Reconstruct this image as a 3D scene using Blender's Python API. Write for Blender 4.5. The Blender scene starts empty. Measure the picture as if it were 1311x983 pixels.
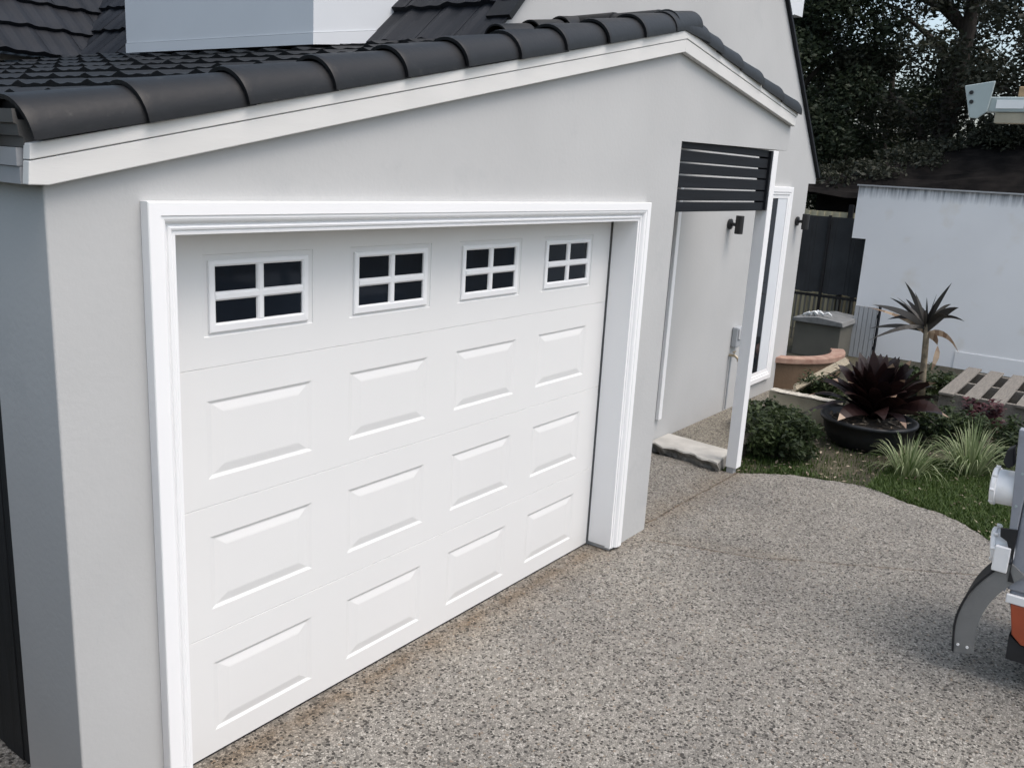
import bpy, bmesh, math, random
import numpy as np
from mathutils import Vector, Matrix
random.seed(7); rng = np.random.default_rng(7)
S = bpy.context.scene
COL = S.collection
R = math.radians

# ------------------------------------------------------------------ materials
def mat(name, col, rough=.6, var=.12, scale=6, bump=0, bscale=60, spec=.5, metal=0, col2=None, detail=5, stretch=None):
    m = bpy.data.materials.new(name); m.use_nodes = True
    nt = m.node_tree; N = nt.nodes; L = nt.links
    b = N['Principled BSDF']
    b.inputs['Roughness'].default_value = rough
    b.inputs['Specular IOR Level'].default_value = spec
    b.inputs['Metallic'].default_value = metal
    tc = N.new('ShaderNodeTexCoord'); src = tc.outputs['Object']
    if stretch:
        mp = N.new('ShaderNodeMapping'); mp.inputs['Scale'].default_value = stretch
        L.new(src, mp.inputs['Vector']); src = mp.outputs['Vector']
    no = N.new('ShaderNodeTexNoise'); no.inputs['Scale'].default_value = scale; no.inputs['Detail'].default_value = detail
    L.new(src, no.inputs['Vector'])
    rp = N.new('ShaderNodeValToRGB')
    c1 = [c*(1-var) for c in col]; c2 = list(col2) if col2 else [min(1, c*(1+var)) for c in col]
    rp.color_ramp.elements[0].position = .3; rp.color_ramp.elements[1].position = .7
    rp.color_ramp.elements[0].color = (*c1, 1); rp.color_ramp.elements[1].color = (*c2, 1)
    L.new(no.outputs['Fac'], rp.inputs['Fac']); L.new(rp.outputs['Color'], b.inputs['Base Color'])
    if bump:
        n2 = N.new('ShaderNodeTexNoise'); n2.inputs['Scale'].default_value = bscale; n2.inputs['Detail'].default_value = 4
        L.new(src, n2.inputs['Vector'])
        bp = N.new('ShaderNodeBump'); bp.inputs['Strength'].default_value = bump; bp.inputs['Distance'].default_value = .01
        L.new(n2.outputs['Fac'], bp.inputs['Height']); L.new(bp.outputs['Normal'], b.inputs['Normal'])
    m['ramp'] = rp.name
    return m

def leafmat(name, dark, light, rough=.55, trans=.25):
    m = bpy.data.materials.new(name); m.use_nodes = True
    nt = m.node_tree; N = nt.nodes; L = nt.links; b = N['Principled BSDF']
    at = N.new('ShaderNodeAttribute'); at.attribute_name = 'tone'
    mx = N.new('ShaderNodeMix'); mx.data_type = 'RGBA'
    mx.inputs['A'].default_value = (*dark, 1); mx.inputs['B'].default_value = (*light, 1)
    L.new(at.outputs['Fac'], mx.inputs['Factor']); L.new(mx.outputs['Result'], b.inputs['Base Color'])
    b.inputs['Roughness'].default_value = rough; b.inputs['Specular IOR Level'].default_value = .3
    if trans:
        t = N.new('ShaderNodeBsdfTranslucent'); L.new(mx.outputs['Result'], t.inputs['Color'])
        ms = N.new('ShaderNodeMixShader'); ms.inputs[0].default_value = trans
        L.new(b.outputs[0], ms.inputs[1]); L.new(t.outputs[0], ms.inputs[2])
        L.new(ms.outputs[0], N['Material Output'].inputs['Surface'])
    return m

M = {}
M['render'] = mat('grey_render', (.445,.45,.447), .88, .055, 1.1, .10, 48)
M['white'] = mat('white_gloss_paint', (.84,.845,.85), .38, .012, 2, .02, 30)
M['barge'] = mat('barge_paint', (.64,.635,.615), .55, .03, 3, .05, 40, stretch=(.6,6,6))
M['door'] = mat('door_steel_paint', (.725,.727,.72), .40, .012, 1.5, .05, 220)
M['black_glass'] = mat('dark_glass', (.008,.011,.016), .05, .3, 3, 0, spec=.2)
M['slat'] = mat('charcoal_slat', (.0085,.010,.013), .6, .25, 5, .1, 60, spec=.2, stretch=(.3,8,8))
M['cap'] = mat('ridge_cap_concrete', (.0088,.0093,.0105), .48, .35, 4, .16, 26, spec=.30)
M['black'] = mat('black_metal', (.012,.012,.013), .45, .2, 8)
M['gutter'] = mat('brown_grey_gutter', (.085,.083,.080), .5, .08, 3)
M['fascia'] = mat('grey_fascia', (.30,.31,.325), .6, .05, 3)
M['dormer_white'] = mat('dormer_paint', (.625,.655,.685), .6, .03, 2)
M['soffit'] = mat('soffit_white', (.7,.7,.69), .7, .03, 2)
M['concrete'] = mat('step_concrete', (.43,.42,.39), .85, .14, 7, .3, 60)
M['rough_conc'] = mat('broken_concrete_edge', (.23,.22,.20), .95, .4, 18, .7, 40)
M['whitewall'] = None
M['terra'] = mat('terracotta', (.25,.135,.10), .88, .1, 9, .3, 50, col2=(.38,.26,.20))
M['brownwall'] = mat('brown_render', (.125,.082,.05), .85, .2, 6, .3, 40)
M['cream'] = mat('weathered_cream_render', (.33,.305,.235), .85, .22, 7, .35, 50)
M['oldpaint'] = mat('flaking_pale_paint', (.42,.40,.35), .85, .35, 30, .3, 60)
M['plank'] = mat('pale_timber', (.38,.33,.24), .8, .2, 6, .2, 40, stretch=(1,10,10))
M['pallet'] = mat('weathered_pallet_wood', (.17,.155,.135), .85, .25, 8, .4, 40, stretch=(1,9,9))
M['pot'] = mat('dark_pot_plastic', (.010,.0115,.014), .5, .25, 8, .1, 40)
M['soil'] = mat('soil_mulch', (.035,.027,.02), .95, .55, 14, 1, 45, col2=(.075,.06,.045))
M['grey_panel'] = mat('grey_aluminium_panel', (.27,.285,.32), .42, .06, 3, spec=.5)
M['pvc'] = mat('white_pvc', (.80,.80,.80), .35, .02, 5)
M['guard'] = mat('grey_mudguard', (.19,.19,.185), .55, .12, 6, .15, 120)
M['orange'] = mat('orange_reflector', (.34,.07,.03), .35, .1, 10)
M['rubber'] = mat('black_rubber', (.015,.015,.016), .8, .2, 10)
M['galv'] = mat('galvanised_rack', (.33,.39,.39), .5, .08, 5, metal=.0)
M['timber'] = mat('raw_timber', (.40,.27,.15), .7, .2, 5, .1, 40, stretch=(8,1,8))
M['label'] = mat('faded_label', (.72,.74,.74), .5, .05, 6)
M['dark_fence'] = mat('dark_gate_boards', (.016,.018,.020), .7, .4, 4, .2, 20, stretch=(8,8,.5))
M['shade'] = mat('dark_shade_cloth', (.032,.034,.037), .8, .3, 2.5, .1, 60)
M['paling'] = mat('cream_colourbond', (.42,.39,.27), .6, .06, 5)
M['greybox'] = mat('grey_green_box', (.115,.112,.095), .75, .1, 4)
M['lidgrey'] = mat('grey_lid', (.17,.175,.175), .7, .25, 9, .3, 30)
M['palegrey'] = mat('pale_grey_panel', (.40,.41,.42), .6, .06, 4)
M['brass'] = mat('tap_brass', (.35,.30,.22), .4, .1, 8, metal=.7)
M['boxgrey'] = mat('outlet_grey', (.34,.36,.38), .5, .05, 8)
M['bark'] = mat('bark', (.06,.05,.042), .9, .45, 7, .8, 30, stretch=(3,3,.6))
M['caned'] = mat('pale_cane', (.20,.165,.115), .85, .4, 18, .3, 60)
M['leaf_tree'] = leafmat('tree_leaf', (.013,.021,.013), (.05,.066,.034))
M['leaf_tree2'] = leafmat('tree_leaf_olive', (.017,.021,.015), (.062,.066,.042))
M['leaf_shrub'] = leafmat('shrub_leaf', (.012,.022,.01), (.06,.085,.03))
M['leaf_lawn'] = leafmat('lawn_blade', (.030,.060,.012), (.10,.15,.035))
M['leaf_strap'] = leafmat('strappy_blade', (.075,.13,.035), (.42,.46,.28))
M['leaf_brom'] = leafmat('bromeliad_leaf', (.012,.005,.006), (.085,.03,.028), .38, .1)
def brom_ramp():
    nt = M['leaf_brom'].node_tree; N = nt.nodes; L = nt.links
    at = [x for x in N if x.bl_idname=='ShaderNodeAttribute'][0]; mx = [x for x in N if x.bl_idname=='ShaderNodeMix'][0]
    rp = N.new('ShaderNodeValToRGB'); e = rp.color_ramp.elements
    e[0].position=0; e[0].color=(.007,.004,.005,1); e[1].position=1; e[1].color=(.42,.32,.23,1)
    a=e.new(.48); a.color=(.036,.016,.014,1); a=e.new(.55); a.color=(.16,.10,.07,1)
    L.new(at.outputs['Fac'], rp.inputs['Fac'])
    for l in list(mx.outputs['Result'].links):
        L.new(rp.outputs['Color'], l.to_socket)
brom_ramp()
M['leaf_brom_tip'] = leafmat('dry_leaf', (.20,.13,.085), (.48,.38,.28), .6, .2)
M['leaf_cord'] = leafmat('cordyline_leaf', (.016,.016,.017), (.075,.07,.062), .4, .1)
M['leaf_red'] = leafmat('red_leaf', (.035,.010,.014), (.11,.04,.045))
M['mulchbits'] = leafmat('leaf_litter', (.08,.055,.035), (.38,.32,.25), .8, 0)

def speckle(m, scale, lo, hi, col):
    nt=m.node_tree; N=nt.nodes; L=nt.links; b=N['Principled BSDF']; src=b.inputs['Base Color'].links[0].from_socket
    tc=N.new('ShaderNodeTexCoord'); n=N.new('ShaderNodeTexNoise'); n.inputs['Scale'].default_value=scale; n.inputs['Detail'].default_value=8; n.inputs['Roughness'].default_value=.7
    oi=N.new('ShaderNodeObjectInfo'); ad=N.new('ShaderNodeVectorMath'); ad.operation='ADD'; L.new(tc.outputs['Object'],ad.inputs[0])
    cb=N.new('ShaderNodeVectorMath'); cb.operation='SCALE'; cb.inputs[0].default_value=(3,7,5); L.new(oi.outputs['Random'],cb.inputs['Scale']); L.new(cb.outputs[0],ad.inputs[1]); L.new(ad.outputs[0],n.inputs['Vector'])
    f=N.new('ShaderNodeMapRange'); f.inputs['From Min'].default_value=lo; f.inputs['From Max'].default_value=hi; L.new(n.outputs['Fac'],f.inputs['Value'])
    mx=N.new('ShaderNodeMix'); mx.data_type='RGBA'; L.new(f.outputs[0],mx.inputs['Factor']); L.new(src,mx.inputs['A']); mx.inputs['B'].default_value=(*col,1); L.new(mx.outputs['Result'],b.inputs['Base Color'])
speckle(M['cap'],14,.60,.70,(.03,.03,.029)); speckle(M['cap'],38,.735,.75,(.30,.30,.28))
# faint scuffs and old patch marks on the render, dust on the door
speckle(M['render'],2.4,.56,.72,(.425,.432,.432)); speckle(M['render'],30,.76,.79,(.30,.30,.29))
speckle(M['door'],1.8,.52,.75,(.72,.725,.715)); speckle(M['grey_panel'],9,.55,.75,(.22,.225,.24)); speckle(M['guard'],16,.60,.72,(.26,.25,.235)); speckle(M['pvc'],10,.58,.78,(.66,.65,.62))
# roof tile: charcoal with slight per-area variation
M['tile'] = mat('charcoal_tile', (.0115,.0122,.0138), .5, .35, 2.2, .12, 70, spec=.25)
M['tile2'] = mat('slate_blue_tile', (.0135,.0155,.020), .55, .3, 2.2, .12, 70, spec=.22)
M['oldroof'] = mat('old_dark_roof', (.0065,.0065,.007), .95, .5, 3, .8, 9, spec=.06, col2=(.017,.015,.014))

def whitewall_mat():
    m = mat('stained_white_render', (.86,.86,.865), .85, .03, 1.2, .1, 90)
    nt = m.node_tree; N = nt.nodes; L = nt.links; b = N['Principled BSDF']; rp = N[m['ramp']]
    tc = N.new('ShaderNodeTexCoord'); sp = N.new('ShaderNodeSeparateXYZ'); L.new(tc.outputs['Object'], sp.inputs[0])
    # mould streaks hanging from the coping (a stain with a shape of its own)
    mp = N.new('ShaderNodeMapping'); mp.inputs['Scale'].default_value = (1, 9, .9); L.new(tc.outputs['Object'], mp.inputs['Vector'])
    n = N.new('ShaderNodeTexNoise'); n.inputs['Scale'].default_value = 3; n.inputs['Detail'].default_value = 6; L.new(mp.outputs[0], n.inputs['Vector'])
    mr = N.new('ShaderNodeMapRange'); mr.inputs['From Min'].default_value = 2.08; mr.inputs['From Max'].default_value = 2.33
    L.new(sp.outputs['Z'], mr.inputs['Value'])
    mu = N.new('ShaderNodeMath'); mu.operation = 'MULTIPLY'; L.new(mr.outputs[0], mu.inputs[0]); L.new(n.outputs['Fac'], mu.inputs[1])
    r2 = N.new('ShaderNodeValToRGB'); r2.color_ramp.elements[0].position = .18; r2.color_ramp.elements[1].position = .58
    r2.color_ramp.elements[0].color = (1,1,1,1); r2.color_ramp.elements[1].color = (.30,.31,.33,1)
    L.new(mu.outputs[0], r2.inputs['Fac'])
    # faint ochre patches
    n3 = N.new('ShaderNodeTexNoise'); n3.inputs['Scale'].default_value = 2.6; n3.inputs['Detail'].default_value = 3; L.new(tc.outputs['Object'], n3.inputs['Vector'])
    r3 = N.new('ShaderNodeValToRGB'); r3.color_ramp.elements[0].position = .60; r3.color_ramp.elements[1].position = .76
    r3.color_ramp.elements[0].color = (1,1,1,1); r3.color_ramp.elements[1].color = (.93,.90,.85,1); L.new(n3.outputs['Fac'], r3.inputs['Fac'])
    a = N.new('ShaderNodeMix'); a.data_type='RGBA'; a.blend_type='MULTIPLY'; a.inputs['Factor'].default_value=1
    L.new(rp.outputs['Color'], a.inputs['A']); L.new(r2.outputs['Color'], a.inputs['B'])
    c = N.new('ShaderNodeMix'); c.data_type='RGBA'; c.blend_type='MULTIPLY'; c.inputs['Factor'].default_value=1
    L.new(a.outputs['Result'], c.inputs['A']); L.new(r3.outputs['Color'], c.inputs['B'])
    L.new(c.outputs['Result'], b.inputs['Base Color'])
    return m
M['whitewall'] = whitewall_mat()
speckle(M['whitewall'],26,.74,.78,(.45,.45,.45))

def aggregate_mat(name, tint=(1,1,1), joints=True):
    m = bpy.data.materials.new(name); m.use_nodes = True
    nt = m.node_tree; N = nt.nodes; L = nt.links; b = N['Principled BSDF']
    b.inputs['Roughness'].default_value = .72; b.inputs['Specular IOR Level'].default_value = .35
    tc = N.new('ShaderNodeTexCoord'); P = tc.outputs['Object']
    dn = N.new('ShaderNodeTexNoise'); dn.inputs['Scale'].default_value = 60; L.new(P, dn.inputs['Vector'])
    dm = N.new('ShaderNodeMix'); dm.data_type='VECTOR'; dm.inputs['Factor'].default_value=.012
    L.new(P, dm.inputs['A']); L.new(dn.outputs['Color'], dm.inputs['B'])
    def vor(scale, feat='F1'):
        v = N.new('ShaderNodeTexVoronoi'); v.feature = feat; v.inputs['Scale'].default_value = scale
        L.new(dm.outputs['Result'], v.inputs['Vector']); return v
    v1 = vor(88); v2 = vor(88, 'DISTANCE_TO_EDGE')
    sep = N.new('ShaderNodeSeparateColor'); L.new(v1.outputs['Color'], sep.inputs[0])
    rp = N.new('ShaderNodeValToRGB'); cr = rp.color_ramp; cr.interpolation = 'CONSTANT'
    cols = [(0,(.16,.153,.142)),(.10,(.25,.24,.22)),(.24,(.335,.32,.293)),(.45,(.40,.382,.35)),(.62,(.30,.288,.265)),(.76,(.45,.432,.395)),(.90,(.53,.51,.475)),(.97,(.33,.275,.22))]
    cr.elements[0].position = 0; cr.elements[0].color = (*cols[0][1],1); cr.elements[1].position = cols[1][0]; cr.elements[1].color = (*cols[1][1],1)
    for p,c in cols[2:]:
        e = cr.elements.new(p); e.color = (*c,1)
    L.new(sep.outputs[0], rp.inputs['Fac'])
    # cement between the stones
    er = N.new('ShaderNodeValToRGB'); er.color_ramp.elements[0].position=.02; er.color_ramp.elements[1].position=.10
    er.color_ramp.elements[0].color=(0,0,0,1); er.color_ramp.elements[1].color=(1,1,1,1); L.new(v2.outputs['Distance'], er.inputs['Fac'])
    mx = N.new('ShaderNodeMix'); mx.data_type='RGBA'; L.new(er.outputs['Color'], mx.inputs['Factor'])
    mx.inputs['A'].default_value = (.25,.237,.212,1); L.new(rp.outputs['Color'], mx.inputs['B'])
    cur = mx.outputs['Result']
    # sparse dark pebbles
    v3 = N.new('ShaderNodeTexVoronoi'); v3.inputs['Scale'].default_value = 68; v3.inputs['Randomness'].default_value = 1
    L.new(dm.outputs['Result'], v3.inputs['Vector'])
    s3 = N.new('ShaderNodeSeparateColor'); L.new(v3.outputs['Color'], s3.inputs[0])
    m1 = N.new('ShaderNodeMath'); m1.operation='MULTIPLY'; m1.inputs[1].default_value=.62; L.new(s3.outputs[1], m1.inputs[0])   # radius of each dark stone
    m2 = N.new('ShaderNodeMath'); m2.operation='LESS_THAN'; L.new(v3.outputs['Distance'], m2.inputs[0]); L.new(m1.outputs[0], m2.inputs[1])
    cl = N.new('ShaderNodeTexNoise'); cl.inputs['Scale'].default_value=4; cl.inputs['Detail'].default_value=3; L.new(P, cl.inputs['Vector'])
    c2 = N.new('ShaderNodeMapRange'); c2.inputs['From Min'].default_value=.3; c2.inputs['From Max'].default_value=.7; c2.inputs['To Min'].default_value=.54; c2.inputs['To Max'].default_value=.26; L.new(cl.outputs['Fac'], c2.inputs['Value'])
    m3 = N.new('ShaderNodeMath'); m3.operation='GREATER_THAN'; L.new(s3.outputs[0], m3.inputs[0]); L.new(c2.outputs[0], m3.inputs[1])
    m4 = N.new('ShaderNodeMath'); m4.operation='MULTIPLY'; L.new(m2.outputs[0], m4.inputs[0]); L.new(m3.outputs[0], m4.inputs[1])
    mk = N.new('ShaderNodeMix'); mk.data_type='RGBA'; L.new(m4.outputs[0], mk.inputs['Factor']); L.new(cur, mk.inputs['A'])
    dk = N.new('ShaderNodeValToRGB'); dk.color_ramp.elements[0].color=(.042,.041,.039,1); dk.color_ramp.elements[1].color=(.12,.11,.098,1); L.new(s3.outputs[2], dk.inputs['Fac']); L.new(dk.outputs['Color'], mk.inputs['B'])
    cur = mk.outputs['Result']
    # broad wear and damp patches
    n = N.new('ShaderNodeTexNoise'); n.inputs['Scale'].default_value=1.1; n.inputs['Detail'].default_value=5; L.new(P, n.inputs['Vector'])
    wr = N.new('ShaderNodeValToRGB'); wr.color_ramp.elements[0].position=.32; wr.color_ramp.elements[1].position=.68
    wr.color_ramp.elements[0].color=(.84,.83,.82,1); wr.color_ramp.elements[1].color=(1.10,1.085,1.05,1); L.new(n.outputs['Fac'], wr.inputs['Fac'])
    def mul(cur, sock, fac=1.):
        a = N.new('ShaderNodeMix'); a.data_type='RGBA'; a.blend_type='MULTIPLY'; a.inputs['Factor'].default_value=fac
        L.new(cur, a.inputs['A'])
        if isinstance(sock, tuple): a.inputs['B'].default_value=(*sock,1)
        else: L.new(sock, a.inputs['B'])
        return a.outputs['Result']
    cur = mul(cur, wr.outputs['Color']); cur = mul(cur, tuple(.76*t_ for t_ in tint))
    if joints:
        sp = N.new('ShaderNodeSeparateXYZ')
        wn = N.new('ShaderNodeTexNoise'); wn.inputs['Scale'].default_value=7; L.new(P, wn.inputs['Vector'])
        wm = N.new('ShaderNodeMix'); wm.data_type='VECTOR'; wm.inputs['Factor'].default_value=.035
        L.new(P, wm.inputs['A']); L.new(wn.outputs['Color'], wm.inputs['B']); L.new(wm.outputs['Result'], sp.inputs[0])
        def math_(op, a, bb):
            q = N.new('ShaderNodeMath'); q.operation = op
            for i,s in enumerate((a,bb)):
                if s is None: continue
                if isinstance(s,(int,float)): q.inputs[i].default_value=s
                else: L.new(s,q.inputs[i])
            return q.outputs[0]
        def line(x0,y0,x1,y1,w,soft,col):
            dx,dy=x1-x0,y1-y0; l=math.hypot(dx,dy); nx,ny=-dy/l,dx/l; k=.035*.5
            # distance from the (infinite) line, faded beyond its ends
            d = math_('ABSOLUTE', math_('SUBTRACT', math_('ADD', math_('MULTIPLY', sp.outputs['X'], nx/.965), math_('MULTIPLY', sp.outputs['Y'], ny/.965)), (x0*nx+y0*ny)+(nx+ny)*k), None)
            t = math_('ADD', math_('MULTIPLY', sp.outputs['X'], dx/l), math_('MULTIPLY', sp.outputs['Y'], dy/l))
            t0=(x0*dx+y0*dy)/l
            ins = math_('MULTIPLY', math_('GREATER_THAN', t, t0), math_('LESS_THAN', t, t0+l))
            f = N.new('ShaderNodeMapRange'); f.inputs['From Min'].default_value=w; f.inputs['From Max'].default_value=w+soft
            f.inputs['To Min'].default_value=1; f.inputs['To Max'].default_value=0; L.new(d, f.inputs['Value'])
            return math_('MULTIPLY', f.outputs[0], ins), col
        marks = [line(3.25,-.115,4.85,-.15,.002,.010,(.48,.38,.30)), line(3.12,-.22,3.36,-.87,.002,.010,(.62,.50,.40)), line(3.36,-.87,4.2,-2.2,.002,.010,(.55,.46,.38)),
                 line(-.4,-.10,4.9,-.12,.02,.20,(.93,.87,.80)), line(-.25,-.07,3.0,-.07,.01,.06,(.80,.73,.66)), line(3.2,-.2,3.5,-1.05,.01,.10,(.97,.94,.90))]
        for fac,c in marks:
            a = N.new('ShaderNodeMix'); a.data_type='RGBA'; a.blend_type='MULTIPLY'
            brk = N.new('ShaderNodeMapRange'); brk.inputs['From Min'].default_value=.3; brk.inputs['From Max'].default_value=.55
            L.new(wn.outputs['Fac'], brk.inputs['Value'])
            L.new(math_('MULTIPLY', fac, math_('ADD', math_('MULTIPLY', brk.outputs[0], .6), .4)), a.inputs['Factor'])
            L.new(cur, a.inputs['A']); a.inputs['B'].default_value=(*c,1); cur = a.outputs['Result']
    L.new(cur, b.inputs['Base Color'])
    bp = N.new('ShaderNodeBump'); bp.inputs['Strength'].default_value=.7; bp.inputs['Distance'].default_value=.006
    L.new(er.outputs['Color'], bp.inputs['Height']); L.new(bp.outputs['Normal'], b.inputs['Normal'])
    return m
M['aggregate'] = aggregate_mat('exposed_aggregate')
M['aggregate2'] = aggregate_mat('porch_aggregate', (.95,.93,.86), False)

# ------------------------------------------------------------------ mesh helpers
def link(name, bm, m, parent=None, smooth=False, mats=None):
    me = bpy.data.meshes.new(name); bm.normal_update(); bm.to_mesh(me); bm.free()
    for mm in (mats or [m]): me.materials.append(mm)
    if smooth:
        for p in me.polygons: p.use_smooth = True
    o = bpy.data.objects.new(name, me); COL.objects.link(o)
    if parent: o.parent = parent
    return o
def bev(o, w=.004, seg=2):
    b = o.modifiers.new('bevel', 'BEVEL'); b.width = w; b.segments = seg; b.limit_method = 'ANGLE'; b.angle_limit = R(40)
    b.harden_normals = False
    return o
def box(bm, x0, x1, y0, y1, z0, z1, mi=0):
    v = [bm.verts.new(p) for p in ((x0,y0,z0),(x1,y0,z0),(x1,y1,z0),(x0,y1,z0),(x0,y0,z1),(x1,y0,z1),(x1,y1,z1),(x0,y1,z1))]
    for f in ((3,2,1,0),(4,5,6,7),(0,1,5,4),(1,2,6,5),(2,3,7,6),(3,0,4,7)):
        bm.faces.new([v[i] for i in f]).material_index = mi
    return v
def prism(bm, pts, axis, a0, a1, mi=0):
    """extrude a 2-D outline along an axis ('x': pts are (y,z); 'y': (x,z); 'z': (x,y))"""
    def P(p, a): return {'x':(a,p[0],p[1]), 'y':(p[0],a,p[1]), 'z':(p[0],p[1],a)}[axis]
    A = [bm.verts.new(P(p,a0)) for p in pts]; B = [bm.verts.new(P(p,a1)) for p in pts]
    n = len(pts)
    for i in range(n):
        bm.faces.new((A[i],A[(i+1)%n],B[(i+1)%n],B[i])).material_index = mi
    bm.faces.new(A[::-1]).material_index = mi; bm.faces.new(B).material_index = mi
    bmesh.ops.recalc_face_normals(bm, faces=bm.faces[:])
def tube(bm, pts, rad, seg=10, cap=True):
    pts = [Vector(p) for p in pts]; rs = rad if isinstance(rad,(list,tuple)) else [rad]*len(pts)
    rings = []
    for i,p in enumerate(pts):
        d = (pts[min(i+1,len(pts)-1)]-pts[max(i-1,0)]).normalized()
        up = Vector((0,0,1)) if abs(d.z) < .9 else Vector((1,0,0))
        a = d.cross(up).normalized(); b = d.cross(a)
        rings.append([bm.verts.new(p+(a*math.cos(2*math.pi*k/seg)+b*math.sin(2*math.pi*k/seg))*rs[i]) for k in range(seg)])
    for r0,r1 in zip(rings,rings[1:]):
        for k in range(seg): bm.faces.new((r0[k],r0[(k+1)%seg],r1[(k+1)%seg],r1[k]))
    if cap:
        bm.faces.new(rings[0][::-1]); bm.faces.new(rings[-1])
def lathe(bm, prof, c, seg=40, axis='z', wob=0):
    rings=[]
    for r,h in prof:
        ring=[]
        for k in range(seg):
            a=2*math.pi*k/seg; rr=r*(1+wob*math.sin(3*a+1)) 
            q=(rr*math.cos(a),rr*math.sin(a),h) if axis=='z' else (rr*math.cos(a),h,rr*math.sin(a))
            ring.append(bm.verts.new((c[0]+q[0],c[1]+q[1],c[2]+q[2])))
        rings.append(ring)
    for r0,r1 in zip(rings,rings[1:]):
        for k in range(seg): bm.faces.new((r0[k],r0[(k+1)%seg],r1[(k+1)%seg],r1[k]))
    bm.faces.new(rings[0]); bm.faces.new(rings[-1])
    bmesh.ops.recalc_face_normals(bm, faces=bm.faces[:])
def tag(o, label, cat, group=None):
    o['label']=label; o['category']=cat
    if group: o['group']=group
    return o
def kind(o, k): o['kind']=k; return o
def empty(name, loc, label, cat, group=None):
    o = bpy.data.objects.new(name, None); o.empty_display_size=.2; COL.objects.link(o); o.location = loc
    return tag(o, label, cat, group)
def adopt(child, parent):
    """parent without moving"""
    child.parent = parent; child.matrix_parent_inverse = Matrix.Translation(parent.location).inverted()
    return child
def quads(name, V, tone, m, parent=None, faces=None):
    """V: (n,4,3) array of leaf quads with a tone per quad"""
    n = len(V); me = bpy.data.meshes.new(name)
    me.vertices.add(n*4); me.vertices.foreach_set('co', V.reshape(-1).astype(np.float32))
    me.loops.add(n*4); me.loops.foreach_set('vertex_index', np.arange(n*4, dtype=np.int32))
    me.polygons.add(n); me.polygons.foreach_set('loop_start', np.arange(0,n*4,4,dtype=np.int32)); me.polygons.foreach_set('loop_total', np.full(n,4,np.int32))
    me.update(); me.validate()
    a = me.attributes.new('tone','FLOAT','FACE'); a.data.foreach_set('value', tone.astype(np.float32))
    me.materials.append(m)
    o = bpy.data.objects.new(name, me); COL.objects.link(o)
    if parent: adopt(o, parent)
    return o

# ------------------------------------------------------------------ house
house = empty('house', (1.3,0,0), 'light grey rendered house with a gabled garage wing and dark tiled roofs', 'house')
def part(name, bm, m, parent=None, **k):
    o = link(name, bm, m, None, **k); adopt(o, parent or house); return o
def sub(name, bm, m, par, **k):
    o = link(name, bm, m, None, **k); o.parent = par; return o

YF = -.155                    # face of the garage gable wall
# gable wall of the garage wing
bm = bmesh.new()
prism(bm, [(-.608,-.1),(-.225,-.1),(-.225,2.075),(2.805,2.075),(2.805,-.1),(3.283,-.1),(3.283,2.54),(5.115,2.565),(5.115,2.775),(3.2,3.085),(-.608,2.26)], 'y', YF, 0.03)
ee=[e for e in bm.edges if all(abs(v.co.y-YF)<1e-4 for v in e.verts) and (all(abs(v.co.x+.608)<1e-4 for v in e.verts) or all(abs(v.co.x-3.283)<1e-4 for v in e.verts))]
bmesh.ops.bevel(bm, geom=ee, offset=.006, segments=3, affect='EDGES', profile=.5)
part('garage_front_wall', bm, M['render'])
# side pier, and the recessed dark side opening beyond it
bm = bmesh.new(); box(bm, -.608,-.46, .030,.21, -.1, 2.255); part('garage_side_wall', bm, M['render'])
bm = bmesh.new(); box(bm, -.606,-.46, .212,5.0, 2.20, 2.30); part('side_beam', bm, M['render'])
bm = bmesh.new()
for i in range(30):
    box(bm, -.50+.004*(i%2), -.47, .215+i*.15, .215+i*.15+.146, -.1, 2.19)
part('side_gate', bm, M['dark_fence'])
bm = bmesh.new(); box(bm, 3.14,3.28, .032,.655, -.1, 2.54); part('garage_inner_wall', bm, M['render'])

# barge boards: lower board and proud upper strip, mitred at the apex
bm = bmesh.new()
ap_t, ap_b = (3.152,3.157), (3.142,3.036)
LT,LB = (-.655,2.325), (-.665,2.216); RT,RB = (5.125,2.858),(5.10,2.745)
def lerp(a,b,t): return (a[0]+(b[0]-a[0])*t, a[1]+(b[1]-a[1])*t)
mL, mA, mR = lerp(LT,LB,.42), lerp(ap_t,ap_b,.42), lerp(RT,RB,.42)
prism(bm, [mL,LB,(-.61,2.216),ap_b,mA], 'y', -.192, YF-.002)
prism(bm, [mA,ap_b,RB,mR], 'y', -.192, YF-.002)
prism(bm, [LT,lerp(mL,LT,.05),lerp(mA,ap_t,.05),ap_t], 'y', -.1955, YF-.002)
prism(bm, [ap_t,lerp(mA,ap_t,.05),lerp(mR,RT,.05),RT], 'y', -.1955, YF-.002)
bev(part('barge_board', bm, M['barge']), .003)
# soffit strip closing the right verge, and porch ceiling
bm = bmesh.new(); prism(bm, [(3.29,2.60),(5.10,2.60),(5.10,2.63),(3.29,2.63)], 'y', .034, .655); part('porch_ceiling', bm, M['soffit'])
# eave fascia and gutter on the left
bm = bmesh.new(); box(bm, -.665,-.610, -.150, 5.0, 2.216, 2.262); box(bm, -.672,-.610, -.150,5.0, 2.264,2.312); part('fascia', bm, M['fascia'])
bm = bmesh.new()
prism(bm, [(-.60,2.314),(-.655,2.314),(-.658,2.340),(-.668,2.344),(-.671,2.372),(-.680,2.377),(-.683,2.412),(-.674,2.412),(-.668,2.385),(-.60,2.385)], 'y', -.165, 5.0)
part('gutter', bm, M['gutter'])

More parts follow.
